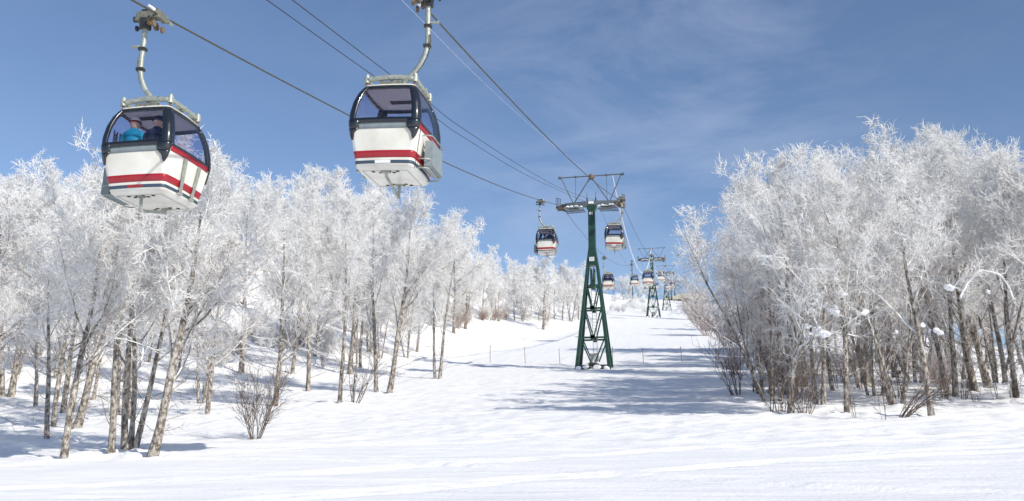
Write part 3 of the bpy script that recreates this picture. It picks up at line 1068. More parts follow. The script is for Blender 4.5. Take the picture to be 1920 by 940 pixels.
rope_obj(RL, XL, 'thick steel rope that carries the cabins on the left side of the line')
rope_obj(RRp, XR, 'thick steel rope that carries the cabins on the right side of the line')
def wire(pts_px, X, r, label, m, name='signal_cable', ext=None, sm=4):
    P = [onX(u, v, x) for (u, v), x in zip(pts_px, X if isinstance(X, list) else [X]*len(pts_px))]
    P = [np.array(p) for p in P]
    if ext: P = [P[0] + (P[0]-P[1])*ext] + P
    Q = []
    for i in range(len(P)-1):
        p0, p1, p2, p3 = P[max(i-1, 0)], P[i], P[i+1], P[min(i+2, len(P)-1)]
        for k in range(sm):
            t = k/sm
            q = .5*((2*p1) + (-p0+p2)*t + (2*p0-5*p1+4*p2-p3)*t*t + (-p0+3*p1-3*p2+p3)*t**3)
            Q.append(q)
    Q.append(P[-1])
    o = MB().tube([tuple(q) for q in Q], r, 6).build(name, m, None, True)
    tag(o, label, 'cable', 'thin cables of the gondola lift')
wire([(500, 0), (690, 135), (822, 225), (860, 252), (980, 325), (1062, 363), (1097, 378)], XT - .55, .013, 'lower thin black cable passing behind the middle cabin to the big tower', M['cable'], ext=.8)
wire([(548, 0), (725, 135), (810, 197), (860, 236), (982, 315), (1057, 356), (1116, 376)], XT + .35, .013, 'upper thin black cable passing behind the middle cabin to the big tower', M['cable'], ext=.8)
wire([(753, 0), (800, 48), (877, 126), (950, 195), (1035, 270), (1106, 327)], XT - .05, .0045, 'very thin pale wire running to the top bar of the big tower', M['fcable'], ext=.8)
# frosted cable between first and second tower
P1 = onY(1165, 327, T1Y); P2 = onY(1222, 463, T2Y)
pts = []
a = np.array([XT + 2.2, T1Y, 32.7]); b = np.array([XT, T2Y, P2[2]])
for i in range(31):
    t = i/30
    q = a*(1-t) + b*t
    q[2] -= 4*t*(1-t)*8.5
    pts.append(tuple(q))
tag(MB().tube(pts, .06, 6).build('signal_cable', M['fcable'], None, True), 'sagging cable white with frost between the big tower and the next one', 'cable', 'thin cables of the gondola lift')
pts = []
for i in range(21):
    t = i/20
    q = np.array([XT + .6, T1Y, 30.2])*(1-t) + np.array([XT + .4, T2Y, zT2])*t
    q[2] -= 4*t*(1-t)*6.5
    pts.append(tuple(q))
tag(MB().tube(pts, .012, 5).build('signal_cable', M['cable'], None, True), 'thin dark cable sagging behind the big tower', 'cable', 'thin cables of the gondola lift')

# ---------------------------------------------------------------- towers
ARM_Z = 16.95
def make_tower():
    root = empty('lift_tower')
    G = M['green']
    zs = 10.6
    hw = lambda z: 1.62 + (.47 - 1.62)*z/zs       # half width of leg axis
    hd = lambda z: 1.15 + (.36 - 1.15)*z/zs
    for sx in (-1, 1):
        for sy in (-1, 1):
            MB().beam((sx*hw(-.6), sy*hd(-.6), -.6), (sx*hw(zs), sy*hd(zs), zs), .35, .27, .24, .22).build('leg', G, root, bevel=.02)
    levels = [.25, 3.05, 6.0, 8.35]
    for i, z in enumerate(levels):
        for sy in (-1, 1):
            MB().beam((-hw(z)+.1, sy*hd(z), z), (hw(z)-.1, sy*hd(z), z), .17, .13).build('cross_brace', G, root)
        for sx in (-1, 1):
            MB().beam((sx*hw(z), -hd(z)+.1, z), (sx*hw(z), hd(z)-.1, z), .2, .14).build('cross_brace', G, root)
    tops = [3.05, 6.0, 8.35, 10.3]
    for i, (z0, z1) in enumerate(zip(levels, tops)):
        for sy in (-1, 1):
            for sx in (-1, 1):
                MB().beam((sx*.12, sy*(hd(z0)), z0+.1), (sx*(hw(z1)-.12 if i < 3 else .16), sy*hd(z1), z1-.12), .125, .10).build('diagonal_brace', G, root)
        for sx in (-1, 1):
            MB().beam((sx*hw(z0), -hd(z0), z0), (sx*hw(z1), hd(z1), z1), .11, .1).build('diagonal_brace', G, root)
        if i < 3:
            mb = MB()
            for sy in (-1, 1):
                mb.box((0, sy*(hd(z1)+.09), z1-.02), (.42, .03, .42))
                mb.box((0, sy*(hd(z0)+.09), z0+.1), (.5, .03, .36))
            mb.build('gusset_plate', G, root)
    # shoulder and column
    def ring(z, a, b): return [(-a, -b, z), (a, -b, z), (a, b, z), (-a, b, z)]
    rs = [(zs-.15, .60, .50), (zs+.15, .57, .47), (12.3, .355, .36), (16.2, .33, .33), (16.35, .46, .38), (16.75, .48, .42)]
    V = []
    for z, a_, b_ in rs: V += ring(z, a_, b_)
    Fc = [(3, 2, 1, 0), tuple(4*(len(rs)-1)+k for k in range(4))]
    for i in range(len(rs)-1):
        for k in range(4):
            Fc.append((4*i+k, 4*i+(k+1) % 4, 4*i+4+(k+1) % 4, 4*i+4+k))
    MB().add(V, Fc).build('column', G, root, bevel=.02)
    pl = MB().box((0, -.56, 11.05), (.50, .02, .42)).build('sign_plate', M['plate'], root)
    mb = MB()
    for k in range(3): mb.box((0, -.573, 11.17 - k*.12), (.40 - .08*(k == 2), .004, .035))
    mb.build('printed_line', M['navy'], pl)
    pl = MB().box((0, -.372, 15.85), (.5, .02, .30)).build('number_plate', M['dark'], root)
    def text(body, size, loc, m, parent):
        cu = bpy.data.curves.new('number', 'FONT')
        cu.body = body; cu.size = size; cu.align_x = 'CENTER'; cu.extrude = .006; cu.offset = .012
        t = bpy.data.objects.new('tmp', cu)
        C.objects.link(t)
        dg = bpy.context.evaluated_depsgraph_get()
        me = bpy.data.meshes.new_from_object(t.evaluated_get(dg))
        bpy.data.objects.remove(t)
        me.materials.clear()
        o = link('number', me, m, parent)
        o.location = loc
        o.rotation_euler = (R(90), 0, 0)
    text('01', .40, (0, -.395, 15.71), M['plate'], pl)
    MB().box((0, -.34, 17.02), (.55, .02, .26)).build('name_plate', M['plate'], root)
    # cross arm
    A = M['armgrey']
    V = []
    rs = [(-2.75, .14, .15, ARM_Z+.06), (-2.1, .18, .2, ARM_Z+.03), (-.6, .28, .27, ARM_Z), (.6, .28, .27, ARM_Z), (2.1, .18, .2, ARM_Z+.03), (2.75, .14, .15, ARM_Z+.06)]
    for x, b_, h_, zc in rs: V += [(x, -b_, zc-h_), (x, b_, zc-h_), (x, b_, zc+h_), (x, -b_, zc+h_)]
    Fc = [(0, 1, 2, 3), tuple(4*(len(rs)-1)+k for k in (3, 2, 1, 0))]
    for i in range(len(rs)-1):
        for k in range(4):
            Fc.append((4*i+k, 4*i+4+k, 4*i+4+(k+1) % 4, 4*i+(k+1) % 4))
    MB().add(V, Fc).build('cross_arm', A, root, bevel=.02)
    zt = 19.95
    for sx in (-1, 1):
        MB().tube([(sx*1.9, 0, ARM_Z+.2), (sx*3.15, 0, zt)], .06, 8).build('upper_strut', A, root)
        MB().tube([(sx*1.8, 0, ARM_Z+.2), (sx*.05, 0, zt-.12)], .065, 8).build('upper_strut', A, root)
        MB().tube([(sx*1.62, -.03, zt), (sx*1.62, -.03, ARM_Z+.1)], .02, 5).build('hanging_wire', M['cable'], root)
        MB().tube([(sx*.45, 0, ARM_Z+.2), (sx*.45, 0, ARM_Z+1.25)], .03, 6).cyl((sx*.45, 0, ARM_Z+.5), (0, 0, 1), .075, .3, 8).build('support_pin', M['dark'], root)
        MB().cyl((sx*3.3, 0, zt), (1, 0, 0), .15, .28).build('bar_end', A, root)
        MB().cyl((sx*1.62, 0, zt), (1, 0, 0), .13, .16).build('collar', A, root)
    MB().tube([(-3.4, 0, zt), (3.4, 0, zt)], .068, 8).build('top_bar', A, root)
    MB().blob((0, -.05, zt-.1), .27, 3, .5).box((0, 0, zt-.1), (.5, .2, .3)).build('bar_joint', M['rust'], root, False)
    # sheave trains
    sl = .27
    for sx in (-1, 1):
        x = sx*3.08
        tn = MB()
        a0, a1 = Vector((x+sx*.12, -2.5, ARM_Z-2.5*sl+.05)), Vector((x+sx*.12, 2.5, ARM_Z+2.5*sl-.25))
        tn.beam(a0 - Vector((0, 0, .22)), a1 - Vector((0, 0, .22)), .1, .2, ref=(0, 0, 1))
        tn.beam((x+sx*.1, -1.6, ARM_Z-.75), (x+sx*.1, 1.6, ARM_Z+.0), .08, .22, ref=(0, 0, 1))
        tn.box((x-sx*.25, 0, ARM_Z-.12), (.6, .5, .42))
        fr = tn.build('sheave_frame', M['dark'] if sx < 0 else M['rust'], root)
        for k in range(8):
            y = -2.3 + k*.66
            z = ARM_Z + y*sl*(1 if y < 0 else .8) - .30
            w_ = MB().cyl((x, y, z), (1, 0, 0), .25, .12, 16).build('sheave_wheel', M['dark'], root, False)
            MB().cyl((x+sx*.0, y, z), (1, 0, 0), .16, .15, 12).build('wheel_hub', M['rust'], w_)
        g = MB()
        for q in range(4):
            g.tube([(x+sx*.28, -1.9+q*.9, ARM_Z-.9+q*.2), (x+sx*.30, -1.9+q*.9, ARM_Z+.35+q*.2)], .03, 5)
        g.beam((x+sx*.29, -2.0, ARM_Z+.3), (x+sx*.29, 1.0, ARM_Z+1.0), .05, .05)
        g.build('catcher_rail', M['dark'] if sx < 0 else M['rust'], root)
        # catwalk with snow on it
        pw = MB()
        for y in (-.9, -.3, .3, .9):
            pw.beam((sx*.75, y, ARM_Z-.55), (sx*2.7, y, ARM_Z-.62), .06, .08)
        for q in range(9):
            pw.beam((sx*(.85+q*.22), -1.0, ARM_Z-.56), (sx*(.85+q*.22), 1.0, ARM_Z-.56), .05, .05)
        pw.box((sx*1.9, -1.3, ARM_Z-.72), (1.5, .6, .08)).box((sx*1.5, -1.3, ARM_Z-.9), (1.4, .5, .06))
        ct = pw.build('catwalk', M['armgrey'], root)
        sn = MB()
        rr_ = random.Random(4+sx)
        for q in range(9):
            sn.blob((sx*(.9 + q*.2), rr_.uniform(-1.5, -.9), ARM_Z-.60+rr_.uniform(-.06, .08)), rr_.uniform(.13, .2), q, .5, .5)
        sn.build('snow_cap', M['puff'], ct, True)
    # ladder and control box
    ld_ = MB()
    y = .55
    for sx in (-1, 1):
        ld_.beam((sx*.2, y+.35, 1.5), (sx*.2, .12, 9.8), .05, .05)
    lad = ld_.build('ladder', M['steel'], root)
    for k in range(26):
        z = 1.7 + k*.31
        yy = y+.35 + (.12-y-.35)*(z-1.5)/8.3
        MB().beam((-.2, yy, z), (.2, yy, z), .03, .03).build('rung', M['steel'], lad)
    cb = MB()
    V = [(-.36, -.5, .75), (.36, -.5, .75), (.36, .5, .75), (-.36, .5, .75), (-.46, -.55, 1.35), (.46, -.55, 1.35), (.46, .55, 1.35), (-.46, .55, 1.35)]
    cb.add(V, [(3, 2, 1, 0), (4, 5, 6, 7), (0, 1, 5, 4), (1, 2, 6, 5), (2, 3, 7, 6), (3, 0, 4, 7)])
    cb.build('control_box', mat('pale_grey_box', (.5, .53, .54), .6, var=.2), root, bevel=.03)
    MB().box((0, -.52, 1.45), (.7, .4, .12)).build('box_lid', M['steel'], root, bevel=.02)
    mb = MB()
    for k, (x, y, z, r) in enumerate([(-.95, -.9, .12, .3), (.8, -1.0, .1, .25), (0, -1.1, .35, .32), (-.45, -1.15, .15, .28)]):
        mb.blob((x, y, z), r, k+40, .7, .7)
    mb.build('base_padding', mat('dark_padding', (.07, .055, .05), .8, col2=(.02, .05, .03)), root, True)
    mb = MB()
    for k, (x, y, z, r) in enumerate([(-.75, -1.35, .10, .3), (.45, -1.3, .08, .34), (1.35, -1.2, .0, .3), (-1.4, -1.25, .0, .3), (.05, -.9, .62, .22), (-.5, -1.0, .5, .13), (.5, -1.0, .52, .15)]):
        mb.blob((x, y, z), r, k+60, .5, .55)
    mb.build('snow_drift', M['puff'], root, True)
    return root
tower = make_tower()
rootz = RL.z1 - ARM_Z
tower.location = (XT, T1Y, float(T(XT, T1Y)) - .05)
tower.scale = (1, 1, (RL.z1 - tower.location.z)/ARM_Z)
tower.rotation_euler = (0, 0, R(-2))
tag(tower, 'big dark green lattice lift tower with a grey cross arm standing on the snow', 'tower', 'towers of the gondola lift')
KIDS_CACHE = None
for (Y, z, zs_, lb) in [(T2Y, zT2, onY(1224, 590, T2Y)[2], 'second green lattice lift tower, smaller in the distance with a cabin before it'),
                   (T3Y, zT3, onY(1250, 582, T3Y)[2], 'third lift tower just right of the second, standing on the crest')]:
    t2 = copy_tree(tower)
    g = float(T(XT, Y))
    t2.location = (XT, Y, g - .1)
    t2.scale = (1, 1, (z - g + .1)/ARM_Z)
    t2['label'] = lb
# single column towers beyond the crest
def pole_tower(Y, z, lb):
    g = float(T(XT, Y)) - .3
    h = z - g
    root = empty('pole_tower', (XT, Y, g))
    MB().tube([(0, 0, 0), (0, 0, h)], [.5, .36], 10).build('column', M['green'], root)
    MB().box((0, 0, h), (5.8, .5, .5)).build('cross_arm', M['armgrey'], root)
    for sx in (-1, 1):
        MB().beam((sx*3.08, -2.5, h-.6), (sx*3.08, 2.5, h-.1), .3, .5, ref=(0, 0, 1)).build('sheave_frame', M['dark'], root)
        MB().tube([(sx*1.9, 0, h+.2), (sx*3.1, 0, h+2.9)], .08, 6).build('upper_strut', M['armgrey'], root)
        MB().tube([(sx*1.8, 0, h+.2), (0, 0, h+2.8)], .08, 6).build('upper_strut', M['armgrey'], root)
    MB().tube([(-3.3, 0, h+2.9), (3.3, 0, h+2.9)], .08, 6).build('top_bar', M['armgrey'], root)
    tag(root, lb, 'tower', 'towers of the gondola lift')
pole_tower(T4Y, zT4, 'dark single column lift tower beyond the crest, nearer of the two')
pole_tower(T5Y, zT5, 'dark single column lift tower farthest up the line')

# ---------------------------------------------------------------- cabins
PZ = [0, .05, .12, .25, .45, .70, .95, 1.10, 1.3, 1.6, 1.85, 2.0, 2.08]
PW = [.70, .75, .775, .795, .83, .875, .915, .93, .925, .875, .79, .715, .66]
PL = [.80, .87, .905, .935, .985, 1.045, 1.095, 1.11, 1.105, 1.045, .945, .85, .78]
CR = .13
def SP(t, z, off=0.):
    """point of the cabin's shell: t in [0,8) round the plan (even = flat side, odd = rounded corner), z the height"""
    w = float(np.interp(z, PZ, PW)); l = float(np.interp(z, PZ, PL))
    if z > .3 and z < 1.9:                       # a little rounder than straight segments
        w += .004; l += .004
    t = t % 8
    k = int(t); f = t - k
    a, b = w - CR, l - CR
    cs = [(a, -b), (a, b), (-a, b), (-a, -b)]
    if k % 2 == 0:
        side = k // 2
        if side == 0: x, y, nx, ny = -a + 2*a*f, -l, 0, -1
        elif side == 1: x, y, nx, ny = w, -b + 2*b*f, 1, 0
        elif side == 2: x, y, nx, ny = a - 2*a*f, l, 0, 1
        else: x, y, nx, ny = -w, b - 2*b*f, -1, 0
        bulge = .035 * (1 - (2*f-1)**2)
        x += nx*bulge; y += ny*bulge
    else:
        c = cs[k // 2]
        a0 = -90 + 90*(k//2)
        an = R(a0 + 90*f)
        nx, ny = math.cos(an), math.sin(an)
        x, y = c[0] + CR*nx, c[1] + CR*ny
    return Vector((x + nx*off, y + ny*off, z))
def patch(t0, t1, z0, z1, off, th, nt_=None, nz_=None, tf=None, mb=None):
    mb = mb or MB()
    nt_ = nt_ or max(2, int(round(abs(t1-t0)*8)))
    nz_ = nz_ or max(1, int(round(abs(z1-z0)*14)))
    V = []
    for lay in (off, off-th):
        for j in range(nz_+1):
            z = z0 + (z1-z0)*j/nz_
            a, b = (t0, t1) if tf is None else tf(j/nz_)
            for i in range(nt_+1):
                V.append(SP(a + (b-a)*i/nt_, z, lay))
    n = nt_+1
    o2 = n*(nz_+1)
    Fc = []
    for j in range(nz_):
        for i in range(nt_):
            Fc.append((j*n+i, j*n+i+1, (j+1)*n+i+1, (j+1)*n+i))
            Fc.append((o2+(j+1)*n+i, o2+(j+1)*n+i+1, o2+j*n+i+1, o2+j*n+i))
    if abs(abs(t1-t0) - 8) > .01:
        for j in range(nz_):
            Fc.append((j*n, (j+1)*n, o2+(j+1)*n, o2+j*n))
            Fc.append((o2+j*n+nt_, o2+(j+1)*n+nt_, (j+1)*n+nt_, j*n+nt_))
    for i in range(nt_):
        Fc.append((o2+i, o2+i+1, i+1, i))
        Fc.append((nz_*n+i, nz_*n+i+1, o2+nz_*n+i+1, o2+nz_*n+i))
    mb.add(V, Fc)
    return mb
OFFX = .25
def make_cabin():
    root = empty('gondola_cabin')
    root.scale = (.94, .94, 1.055)
    # lower shell with a closed floor pan
    mb = patch(0, 8, .05, .98, 0, .03, 64, 12)
    ringb = [SP(i/8, .05, 0) for i in range(64)]
    ringc = [SP(i/8, .0, -.01) for i in range(64)]
    V = ringb + ringc
    Fc = [tuple(range(127, 63, -1))] + [(i, 64+i, 64+(i+1) % 64, (i+1) % 64) for i in range(64)]
    shell = mb.build('shell', M['white'], root, True)
    MB().add(V, Fc).build('floor_pan', M['white'], root)
    MB().box((0, 0, .10), (1.36, 1.60, .04)).build('floor_panel', M['grey'], root)
    for k in (0, 4):
        patch(k+.0, k+1.0, .90, 1.05, .010, .03, 12, 2).build('grey_panel', M['grey'], root, True)
        patch(k-.1, k+1.1, 1.05, 1.15, .045, .08, 14, 1).build('sill_bar', M['black'], root, True)
        wd = patch(k-.02, k+1.02, 1.15, 1.99, .0, .010, 14, 12).build('window', M['glass'], root, True)
        patch(k-.05, k+1.05, 1.93, 2.03, .012, .04, 14, 1).build('window_frame', M['black'], wd, True)
    # stripes all the way round
    patch(0, 8, .245, .405, .005, .012, 64, 3).build('red_stripe', M['red'], root, True)
    patch(0, 8, .115, .185, .005, .012, 64, 1).build('navy_stripe', M['navy'], root, True)
    for k in (2, 6):
        patch(k+.0, k+1.0, .93, 1.06, .006, .02, 14, 2).build('red_stripe', M['red'], root, True)
        wd = patch(k+.04, k+.96, 1.09, 1.98, .0, .010, 16, 12).build('side_window', M['glass'], root, True)
        mb = patch(k-.02, k+1.02, 1.055, 1.10, .02, .05, 14, 1)
        patch(k-.02, k+1.02, 1.95, 2.02, .02, .05, 14, 1, mb=mb)
        for q in (k+.0, k+.95):
            patch(q, q+.05, 1.10, 1.95, .016, .05, 2, 12, mb=mb)
        mb.build('window_frame', M['black'], wd, True)
    # door seam on the rack side
    mb = patch(2.06, 2.075, .06, .93, .007, .012, 1, 12)
    patch(2.925, 2.94, .06, .93, .007, .012, 1, 12, mb=mb)
    mb.build('door_seam', M['black'], root)
    # corner pillars with the pointed lower ends
    for k in (1, 3, 5, 7):
        lo_ = -.03 if k in (1, 5) else .10
        hi_ = .90 if k in (1, 5) else 1.03
        mb = patch(k+lo_, k+hi_, 1.0, 2.04, .035, .06, 10, 16)
        c0 = k-.09 if k in (1, 5) else k+.25
        patch(k-.15, k+.9, .92, 1.12, .045, .06, 8, 3, mb=mb, tf=lambda f, c0=c0: (c0, c0+.84))
        patch(k, k+1, .66, .92, .045, .05, 8, 5, mb=mb, tf=lambda f, c0=c0: (c0+.28-.28*f**.6, c0+.40+.44*f**.6))
        mb.build('corner_pillar', M['black'], root, True)
    # roof
    ra = [SP(i/8, 2.04, .035) for i in range(64)]
    rb_ = [SP(i/8, 2.08, .03) for i in range(64)]
    rc = [p*.72 + Vector((0, 0, 2.13*.28 + .045)) for p in rb_]
    rc = [Vector((p.x, p.y, 2.14)) for p in rc]
    V = ra + rb_ + rc
    Fc = [tuple(range(128, 192)), tuple(range(63, -1, -1))]
    for j in (0, 64):
        for i in range(64): Fc.append((j+i, j+(i+1) % 64, j+64+(i+1) % 64, j+64+i))
    MB().add(V, Fc).build('roof', M['white'], root, False)
    rr_ = [SP(i/8, 2.0, -.012) for i in range(64)]
    r2 = [SP(i/8, 2.035, -.03) for i in range(64)]
    MB().add(rr_+r2, [tuple(range(63, -1, -1)), tuple(range(64, 128))] + [(i, (i+1) % 64, 64+(i+1) % 64, 64+i) for i in range(64)]).build('ceiling', M['inner'], root)
    mb = MB().box((.1, .25, 1.985), (.75, .05, .02)).box((.1, .33, 1.985), (.75, .02, .02)).box((.1, .17, 1.985), (.75, .02, .02))
    mb.box((-.27, .25, 1.985), (.03, .2, .02)).box((.47, .25, 1.985), (.03, .2, .02)).build('ceiling_vent', M['dark'], root)
    # benches at both ends
    for sy in (-1, 1):
        MB().box((0, sy*.78, .68), (1.45, .36, .07)).build('bench', M['grey'], root, bevel=.02)
        MB().box((0, sy*.985, .88), (1.45, .04, .42)).build('bench_back', M['grey'], root, bevel=.01)
    # plates on the navy stripe of each end, drain holes, underside guide
    patch(.34, .66, .118, .182, .010, .012, 4, 1).build('stripe_plate', M['plate'], root)
    patch(4.34, 4.66, .118, .182, .010, .012, 4, 1).build('stripe_plate', M['red'], root)
    for sy in (-1, 1):
        for (x, y) in [(-.34, .62), (-.16, .54), (-.08, .63), (.10, .63), (.20, .54), (.32, .64)]:
            MB().cyl((x, sy*y, -.004), (0, 0, 1), .052, .006, 14).build('floor_hole', M['hole'], root)
    MB().box((0, -.63, -.02), (.24, .10, .03)).build('guide_foot', M['steel'], root)
    MB().box((0, .60, -.02), (.2, .10, .03)).build('guide_foot', M['steel'], root)
    MB().beam((0, -.60, -.02), (0, -.56, -.12), .075, .05).beam((0, -.56, -.10), (0, .56, -.33), .075, .05).beam((0, .58, -.36), (0, .60, -.01), .075, .05).build('bottom_guide', M['steel'], root, bevel=.008)
    mb = MB()
    for sx in (-1, 1): mb.box((sx*.60, 0, -.004), (.007, 1.45, .008))
    for sy in (-1, 1): mb.box((0, sy*.72, -.004), (1.2, .007, .008))
    mb.build('floor_seam', M['grey'], root)
    # two vertical guard rails on the side away from the rack
    for q in (6.30, 6.68):
        mb = patch(q, q+.07, .10, .90, .07, .022, 1, 12)
        for z in (.10, .42, .86): patch(q+.01, q+.06, z, z+.04, .06, .06, 1, 1, mb=mb)
        mb.box(SP(q+.035, .10, .06), (.08, .14, .05)).build('guard_rail', M['steel'], root)
    # ski rack on the door side (+x)
    mb = MB()
    V = []
    for y in (-.52, .52):
        V += [(.95, y, .80), (1.16, y, .76), (1.12, y, .10), (.90, y, .02)]
    mb.box((1.18, 0, .45), (.03, 1.0, .62), Matrix.Rotation(R(-4), 3, 'Y'))
    for y in (-.50, -.25, 0, .25, .50):
        mb.box((1.08, y, .45), (.2, .02, .62))
    mb.box((1.08, 0, .13), (.22, 1.0, .03))
    mb.build('ski_rack', M['grey'], root)
    for z, o_ in ((.86, .30), (.30, .26), (.08, .24)):
        MB().tube([(.80, -.62, z), (.82+o_, -.60, z), (.88+o_, -.52, z), (.88+o_, .52, z), (.82+o_, .60, z), (.80, .62, z)], .016, 6).build('rack_rail', M['steel'], root, True)
    # roof frame: yoke beams, side bars, dampers
    for sy in (-1, 1):
        y = sy*.72
        pts_ = [(-.66+1.32*i/12, y, 2.235 + .055*math.sin(math.pi*i/12)*1.) for i in range(13)]
        MB().tube(pts_, .062, 8, flat=1.2).build('yoke_beam', M['steel'], root, True)
        for sx in (-1, 1):
            MB().cyl((sx*.66, y, 2.24), (0, 0, 1), .075, .16, 14).cyl((sx*.66, y, 2.34), (0, 0, 1), .05, .05, 12).build('damper', M['steel'], root)
            MB().cyl((sx*.66, y, 2.12), (0, 0, 1), .032, .12, 8).build('mounting_bolt', M['rust'], root)
        MB().box((0, y-sy*.03, 2.15), (.62, .1, .09)).build('bracket', M['olive'], root)
    for sx in (-1, 1):
        MB().beam((sx*.66, -.66, 2.25), (sx*.66, .66, 2.25), .08, .09, ref=(0, 0, 1)).build('side_bar', M['steel'], root, bevel=.01)
        MB().cyl((sx*.72, .1, 2.22), (1, 0, 0), .06, .08).build('damper_cap', M['steel'], root)
    MB().beam((-.64, 0, 2.24), (.64, 0, 2.24), .14, .10, ref=(0, 0, 1)).beam((0, -.68, 2.27), (0, .68, 2.27), .10, .07, ref=(0, 0, 1)).build('centre_beam', M['steel'], root, bevel=.01)
    # hanger
    n0 = set(bpy.data.objects)
    path = [(0, 0, 2.26), (.12, 0, 2.40), (.36, 0, 2.62), (.55, 0, 2.84), (.67, 0, 3.08), (.72, 0, 3.3), (.725, 0, 3.6), (.705, 0, 3.9), (.69, 0, 4.2), (.69, 0, 4.5)]
    Q = []
    for i in range(len(path)-1):
        for t in (0, .5):
            Q.append(Vector(path[i])*(1-t) + Vector(path[i+1])*t)
    Q.append(Vector(path[-1]))
    hg = MB().tube(Q, .072, 8, flat=.9).build('hanger_arm', M['steel'], root, True)
    MB().tube([(x+.085, -.02, z) for x, y, z in path[1:7]], .012, 5).tube([(.14, -.02, 2.42), (.1, -.05, 2.38), (.25, -.3, 2.2)], .014, 5).build('cable_line', M['cable'], hg)
    for z in (3.34, 3.86):
        x = np.interp(z, [p[2] for p in path], [p[0] for p in path])
        MB().box((x, 0, z), (.19, .17, .07)).build('clamp_band', M['dark'], hg)
    MB().cyl((.87, 0, 3.95), (1, 0, 0), .03, .22, 8).cyl((.99, 0, 3.95), (1, 0, 0), .045, .05, 10).build('step_peg', M['steel'], hg)
    MB().box((.78, 0, 3.45), (.05, .12, .34)).build('side_plate', M['olive'], hg)
    # grip
    gz = 4.7
    MB().box((.44, 0, 4.52), (.22, .26, .28)).build('grip_block', M['dark'], root, bevel=.02)
    V = [(.0, -.14, gz-.06), (.72, -.12, gz-.10), (.72, .12, gz-.10), (.0, .14, gz-.06), (.05, -.14, gz+.10), (.66, -.12, gz+.12), (.66, .12, gz+.12), (.05, .14, gz+.10)]
    MB().add(V, [(3, 2, 1, 0), (4, 5, 6, 7), (0, 1, 5, 4), (1, 2, 6, 5), (2, 3, 7, 6), (3, 0, 4, 7)]).build('grip_arm', M['olive'], root, bevel=.02)
    MB().box((0, 0, gz-.02), (.14, .46, .20)).box((0, .30, gz-.0), (.09, .2, .11)).box((0, -.30, gz), (.09, .2, .11)).build('grip_jaw', M['olive'], root, bevel=.015)
    for sy in (-1, 1):
        MB().tube([(0, sy*.38, gz), (0, sy*.62, gz)], [.055, .03], 8).build('rope_tongue', M['plate'] if sy > 0 else M['steel'], root)
        MB().cyl((.22, sy*.17, gz-.20), (1, 0, 0), .10, .06, 14).build('grip_roller', M['rust'], root)
        MB().cyl((.06, sy*.22, gz-.28), (1, 0, 0), .085, .05, 14).build('grip_roller', M['rust'], root)
        MB().beam((.22, sy*.17, gz-.2), (.3, sy*.1, gz), .05, .05).build('roller_arm', M['dark'], root)
    MB().cyl((.74, 0, gz-.04), (1, 0, 0), .075, .10, 12).cyl((.62, -.18, gz-.20), (1, 0, 0), .03, .30, 8).cyl((.80, -.18, gz-.20), (1, 0, 0), .07, .05, 12).build('running_roller', M['dark'], root)
    MB().cyl((.35, .0, gz+.15), (1, 0, 0), .065, .42, 10).build('grip_spring', M['dark'], root)
    for o in set(bpy.data.objects) - n0:
        if o.parent == root and not o.name.startswith('hanger_arm'): o.location.x += OFFX
    return root
cab = make_cabin()
HANG = 4.7*1.055
SH = OFFX*.94
def grip_y(u, v, X): return onX(u, v, X)[1]
cabs = []
GC = 'gondola cabins hanging on the lift line'
yl = [21.4, 87.0, 152.3, 222.6, 292, 352]
yr_ = [22.9, 93.6, 161.6, 231, 299, 362]
lbL = ['nearest gondola cabin at upper left with two passengers and a red mark on its stripe',
       'gondola cabin left of the big tower with dark figures inside, above the frosted trees',
       'small cabin just right of the big tower, hanging below the empty one',
       'small distant cabin hanging in front of the tall wooden pole',
       'tiny cabin seen low between the second and third tower', 'tiny farthest cabin on the left rope']
lbR = ['empty gondola cabin at upper middle with a white mark on its navy stripe',
       'empty gondola cabin hanging right beside the cross arm of the big tower',
       'distant cabin hanging right in front of the column of the second tower',
       'distant cabin hanging right in front of the third tower',
       'tiny distant cabin beyond the third tower', 'tiny farthest cabin on the right rope']
cab_proto = [x for x in cab.children]
for i, y in enumerate(yr_):
    o = cab if i == 0 else copy_tree(cab)
    sw = R([2.2, 2.2, .6, .3, 0, 0][i])
    o.location = (XR - SH*math.cos(sw) - HANG*math.sin(sw), y, RRp.z(y) - HANG*math.cos(sw))
    o.rotation_euler = (0, sw, 0)
    tag(o, lbR[i], 'gondola cabin', GC)
    cabs.append(o)
CL = []
for i, y in enumerate(yl):
    o = copy_tree(cab)
    o.location = (XL + SH, y, RL.z(y) - HANG)
    o.rotation_euler = (0, 0, math.pi)
    tag(o, lbL[i], 'gondola cabin', GC)
    CL.append(o)
bpy.context.view_layer.update()

